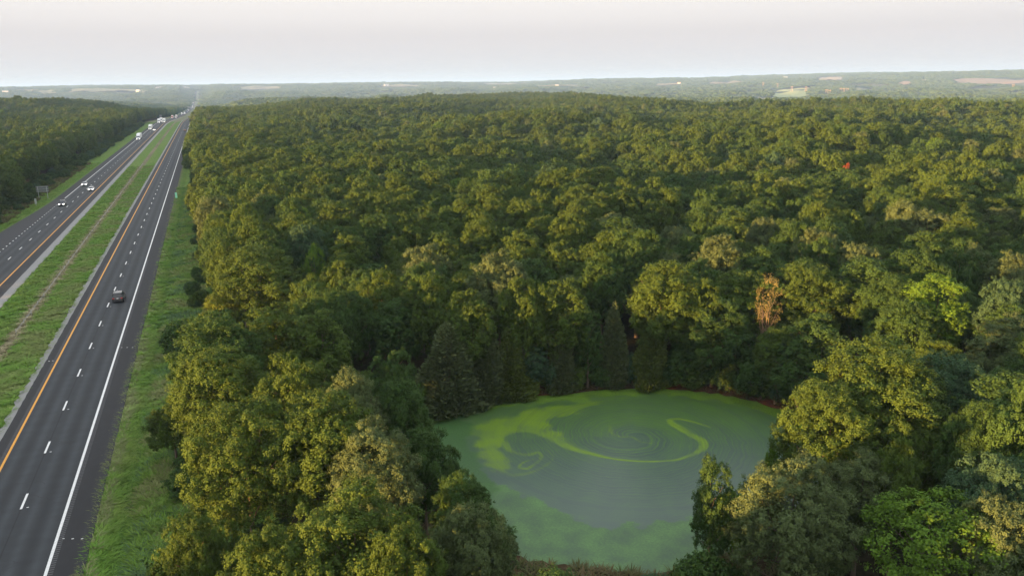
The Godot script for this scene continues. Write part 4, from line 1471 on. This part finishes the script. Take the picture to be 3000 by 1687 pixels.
func plan_fields() -> void:
	# [pixel x0, x1, y far, y near, colour]
	for e in [[2262, 2370, 263, 287, Color(0.210, 0.250, 0.085)], [2210, 2270, 290, 294, Color(0.098, 0.111, 0.039)], [2795, 3060, 237, 251, Color(0.165, 0.120, 0.080)], [2395, 2472, 229, 234, Color(0.222, 0.176, 0.104)], [1920, 2000, 245, 250, Color(0.195, 0.170, 0.091)], [2635, 2670, 246, 249, Color(0.195, 0.143, 0.098)], [450, 480, 256, 260, Color(0.195, 0.156, 0.084)], [530, 560, 255, 259, Color(0.195, 0.170, 0.098)], [105, 165, 273, 278, Color(0.123, 0.131, 0.058)], [1120, 1230, 251, 254, Color(0.170, 0.162, 0.091)], [1410, 1550, 245, 248, Color(0.162, 0.156, 0.091)], [200, 420, 268, 271, Color(0.156, 0.156, 0.078)], [1560, 1700, 249, 252, Color(0.150, 0.150, 0.080)], [700, 820, 258, 261, Color(0.150, 0.145, 0.075)], [2080, 2180, 243, 246, Color(0.160, 0.140, 0.085)], [2500, 2560, 262, 267, Color(0.150, 0.160, 0.070)], [20, 110, 266, 269, Color(0.150, 0.150, 0.080)]]:
		var lo := on_ground((e[0] + e[1]) / 2.0, e[3])
		var hi := on_ground((e[0] + e[1]) / 2.0, e[2])
		var d0 := Vector2(lo.x, lo.z).length()
		var d1 := maxf(Vector2(hi.x, hi.z).length(), d0 * 1.08)
		d1 = minf(d1, d0 * 1.7)
		var a := on_ground(e[0], e[3])
		var b := on_ground(e[1], e[3])
		fields.append([atan2(a.x, -a.z), atan2(b.x, -b.z), d0, d1, e[4]])

func make_fields() -> void:
	for e in fields:
		var st := st_new(false)
		var n := 10
		var pt := []
		for i in n + 1:
			for j in n + 1:
				var wob := n_patch.get_noise_2d(i * 30.0 + e[2], j * 30.0) * 0.35
				var az := lerpf(e[0], e[1], clampf((j + (wob if j == 0 or j == n else 0.0) * 2.0) / n, -0.1, 1.1))
				var d := lerpf(e[2], e[3], (i + (wob if i == 0 or i == n else 0.0) * 2.0) / n)
				var p := Vector3(sin(az) * d, 0, -cos(az) * d)
				p.y = ground_at(p.x, -p.z) + 2.5
				pt.append(p)
		for i in n:
			for j in n:
				var a := i * (n + 1) + j
				quad(st, pt[a], pt[a + n + 1], pt[a + n + 2], pt[a + 1])
		var m := StandardMaterial3D.new()
		m.resource_name = "field"
		m.albedo_color = Color(e[4]).linear_to_srgb()
		m.roughness = 1.0
		structure("field", done(st), m)

# ---------------------------------------------------------------- the scene
func _ready() -> void:
	rng = RandomNumberGenerator.new()
	rng.seed = 4711
	n_roll = FastNoiseLite.new()
	n_roll.seed = 5
	n_roll.frequency = 0.01
	n_roll.fractal_octaves = 3
	n_fine = FastNoiseLite.new()
	n_fine.seed = 9
	n_fine.frequency = 0.1
	n_fine.fractal_octaves = 3
	n_patch = FastNoiseLite.new()
	n_patch.seed = 14
	n_patch.frequency = 0.02
	n_patch.fractal_octaves = 3
	# camera
	var cam := Camera3D.new()
	cam.name = "camera"
	add_child(cam)
	cam_basis = Basis(Vector3.RIGHT, -PITCH) * Basis(Vector3.BACK, -ROLL)
	cam.transform = Transform3D(cam_basis, EYE)
	cam.fov = rad_to_deg(2.0 * atan(843.5 / FOCAL))
	cam.near = 0.5
	cam.far = 60000.0
	cam.current = true
	# sky: pale band over the haze, brighter above it, soft blue overhead
	var sky_im := Image.create(64, 720, false, Image.FORMAT_RGBF)
	var stops := [[-90.0, 0.0786, 0.0804, 0.0839], [0.0, 0.0848, 0.0848, 0.0893], [1.0, 0.0955, 0.0938, 0.0964], [2.6, 0.1295, 0.1232, 0.1232], [4.2, 0.1554, 0.1482, 0.1446], [6.0, 0.1741, 0.1670, 0.1607], [10.0, 0.2071, 0.2018, 0.1964], [22.0, 0.2554, 0.2554, 0.2518], [45.0, 0.2500, 0.2571, 0.2607], [90.0, 0.2179, 0.2339, 0.2536]]
	for y in 720:
		var el := 90.0 - (y + 0.5) / 720.0 * 180.0
		var c := []
		for k in [1, 2, 3]:
			var tb := []
			for e in stops:
				tb.append([e[0], e[k]])
			c.append(table(tb, el))
		sky_im.fill_rect(Rect2i(0, y, 64, 1), Color(c[0], c[1], c[2]))
	var sky_mat := PanoramaSkyMaterial.new()
	sky_mat.panorama = ImageTexture.create_from_image(sky_im)
	var sky := Sky.new()
	sky.sky_material = sky_mat
	var env := Environment.new()
	env.background_mode = Environment.BG_SKY
	env.sky = sky
	env.tonemap_mode = Environment.TONE_MAPPER_LINEAR
	env.tonemap_exposure = 5.6
	env.sdfgi_enabled = true
	env.ssao_enabled = true
	env.ssil_enabled = true
	env.fog_enabled = true
	env.fog_density = 0.000085
	env.fog_light_color = Color(0.34, 0.57, 1.0).linear_to_srgb()
	var we := WorldEnvironment.new()
	we.name = "world_environment"
	we.environment = env
	add_child(we)
	# low sun, from the far side of the highway and a little behind the camera
	var sun := DirectionalLight3D.new()
	sun.name = "sun"
	add_child(sun)
	var phi := deg_to_rad(122.0)
	var alt := deg_to_rad(4.6)
	var to_sun := Vector3(-sin(phi) * cos(alt), sin(alt), -cos(phi) * cos(alt))
	sun.basis = Basis.looking_at(-to_sun)
	sun.light_color = Color(1.0, 0.55, 0.21).linear_to_srgb()
	sun.light_energy = 1.6
	sun.light_angular_distance = 0.8
	sun.shadow_enabled = true

	pond = PackedVector2Array([Vector2(-11, 83.5), Vector2(-6, 88.2), Vector2(1.9, 91.4), Vector2(9.2, 93), Vector2(15, 94), Vector2(20, 93.3), Vector2(25, 91.8), Vector2(29, 89), Vector2(33, 84), Vector2(34, 78), Vector2(31, 71), Vector2(25, 64.5), Vector2(18, 58.5), Vector2(13, 55.6), Vector2(10.7, 55.2), Vector2(8.3, 55.6), Vector2(4.9, 56.3), Vector2(1.1, 57.2), Vector2(-3, 60), Vector2(-6, 66), Vector2(-9, 74), Vector2(-11.5, 80)])
	plan_fields()
	make_ground()
	make_fields()
	make_road()
	make_pond()
	print("setting built ", Time.get_ticks_msec())
	make_protos()
	print("plants shaped ", Time.get_ticks_msec())
	make_forest()
	make_grass()
	print("wood planted ", Time.get_ticks_msec())
	make_roadside()
	make_vehicles()
	make_far()
	print("done ", Time.get_ticks_msec())
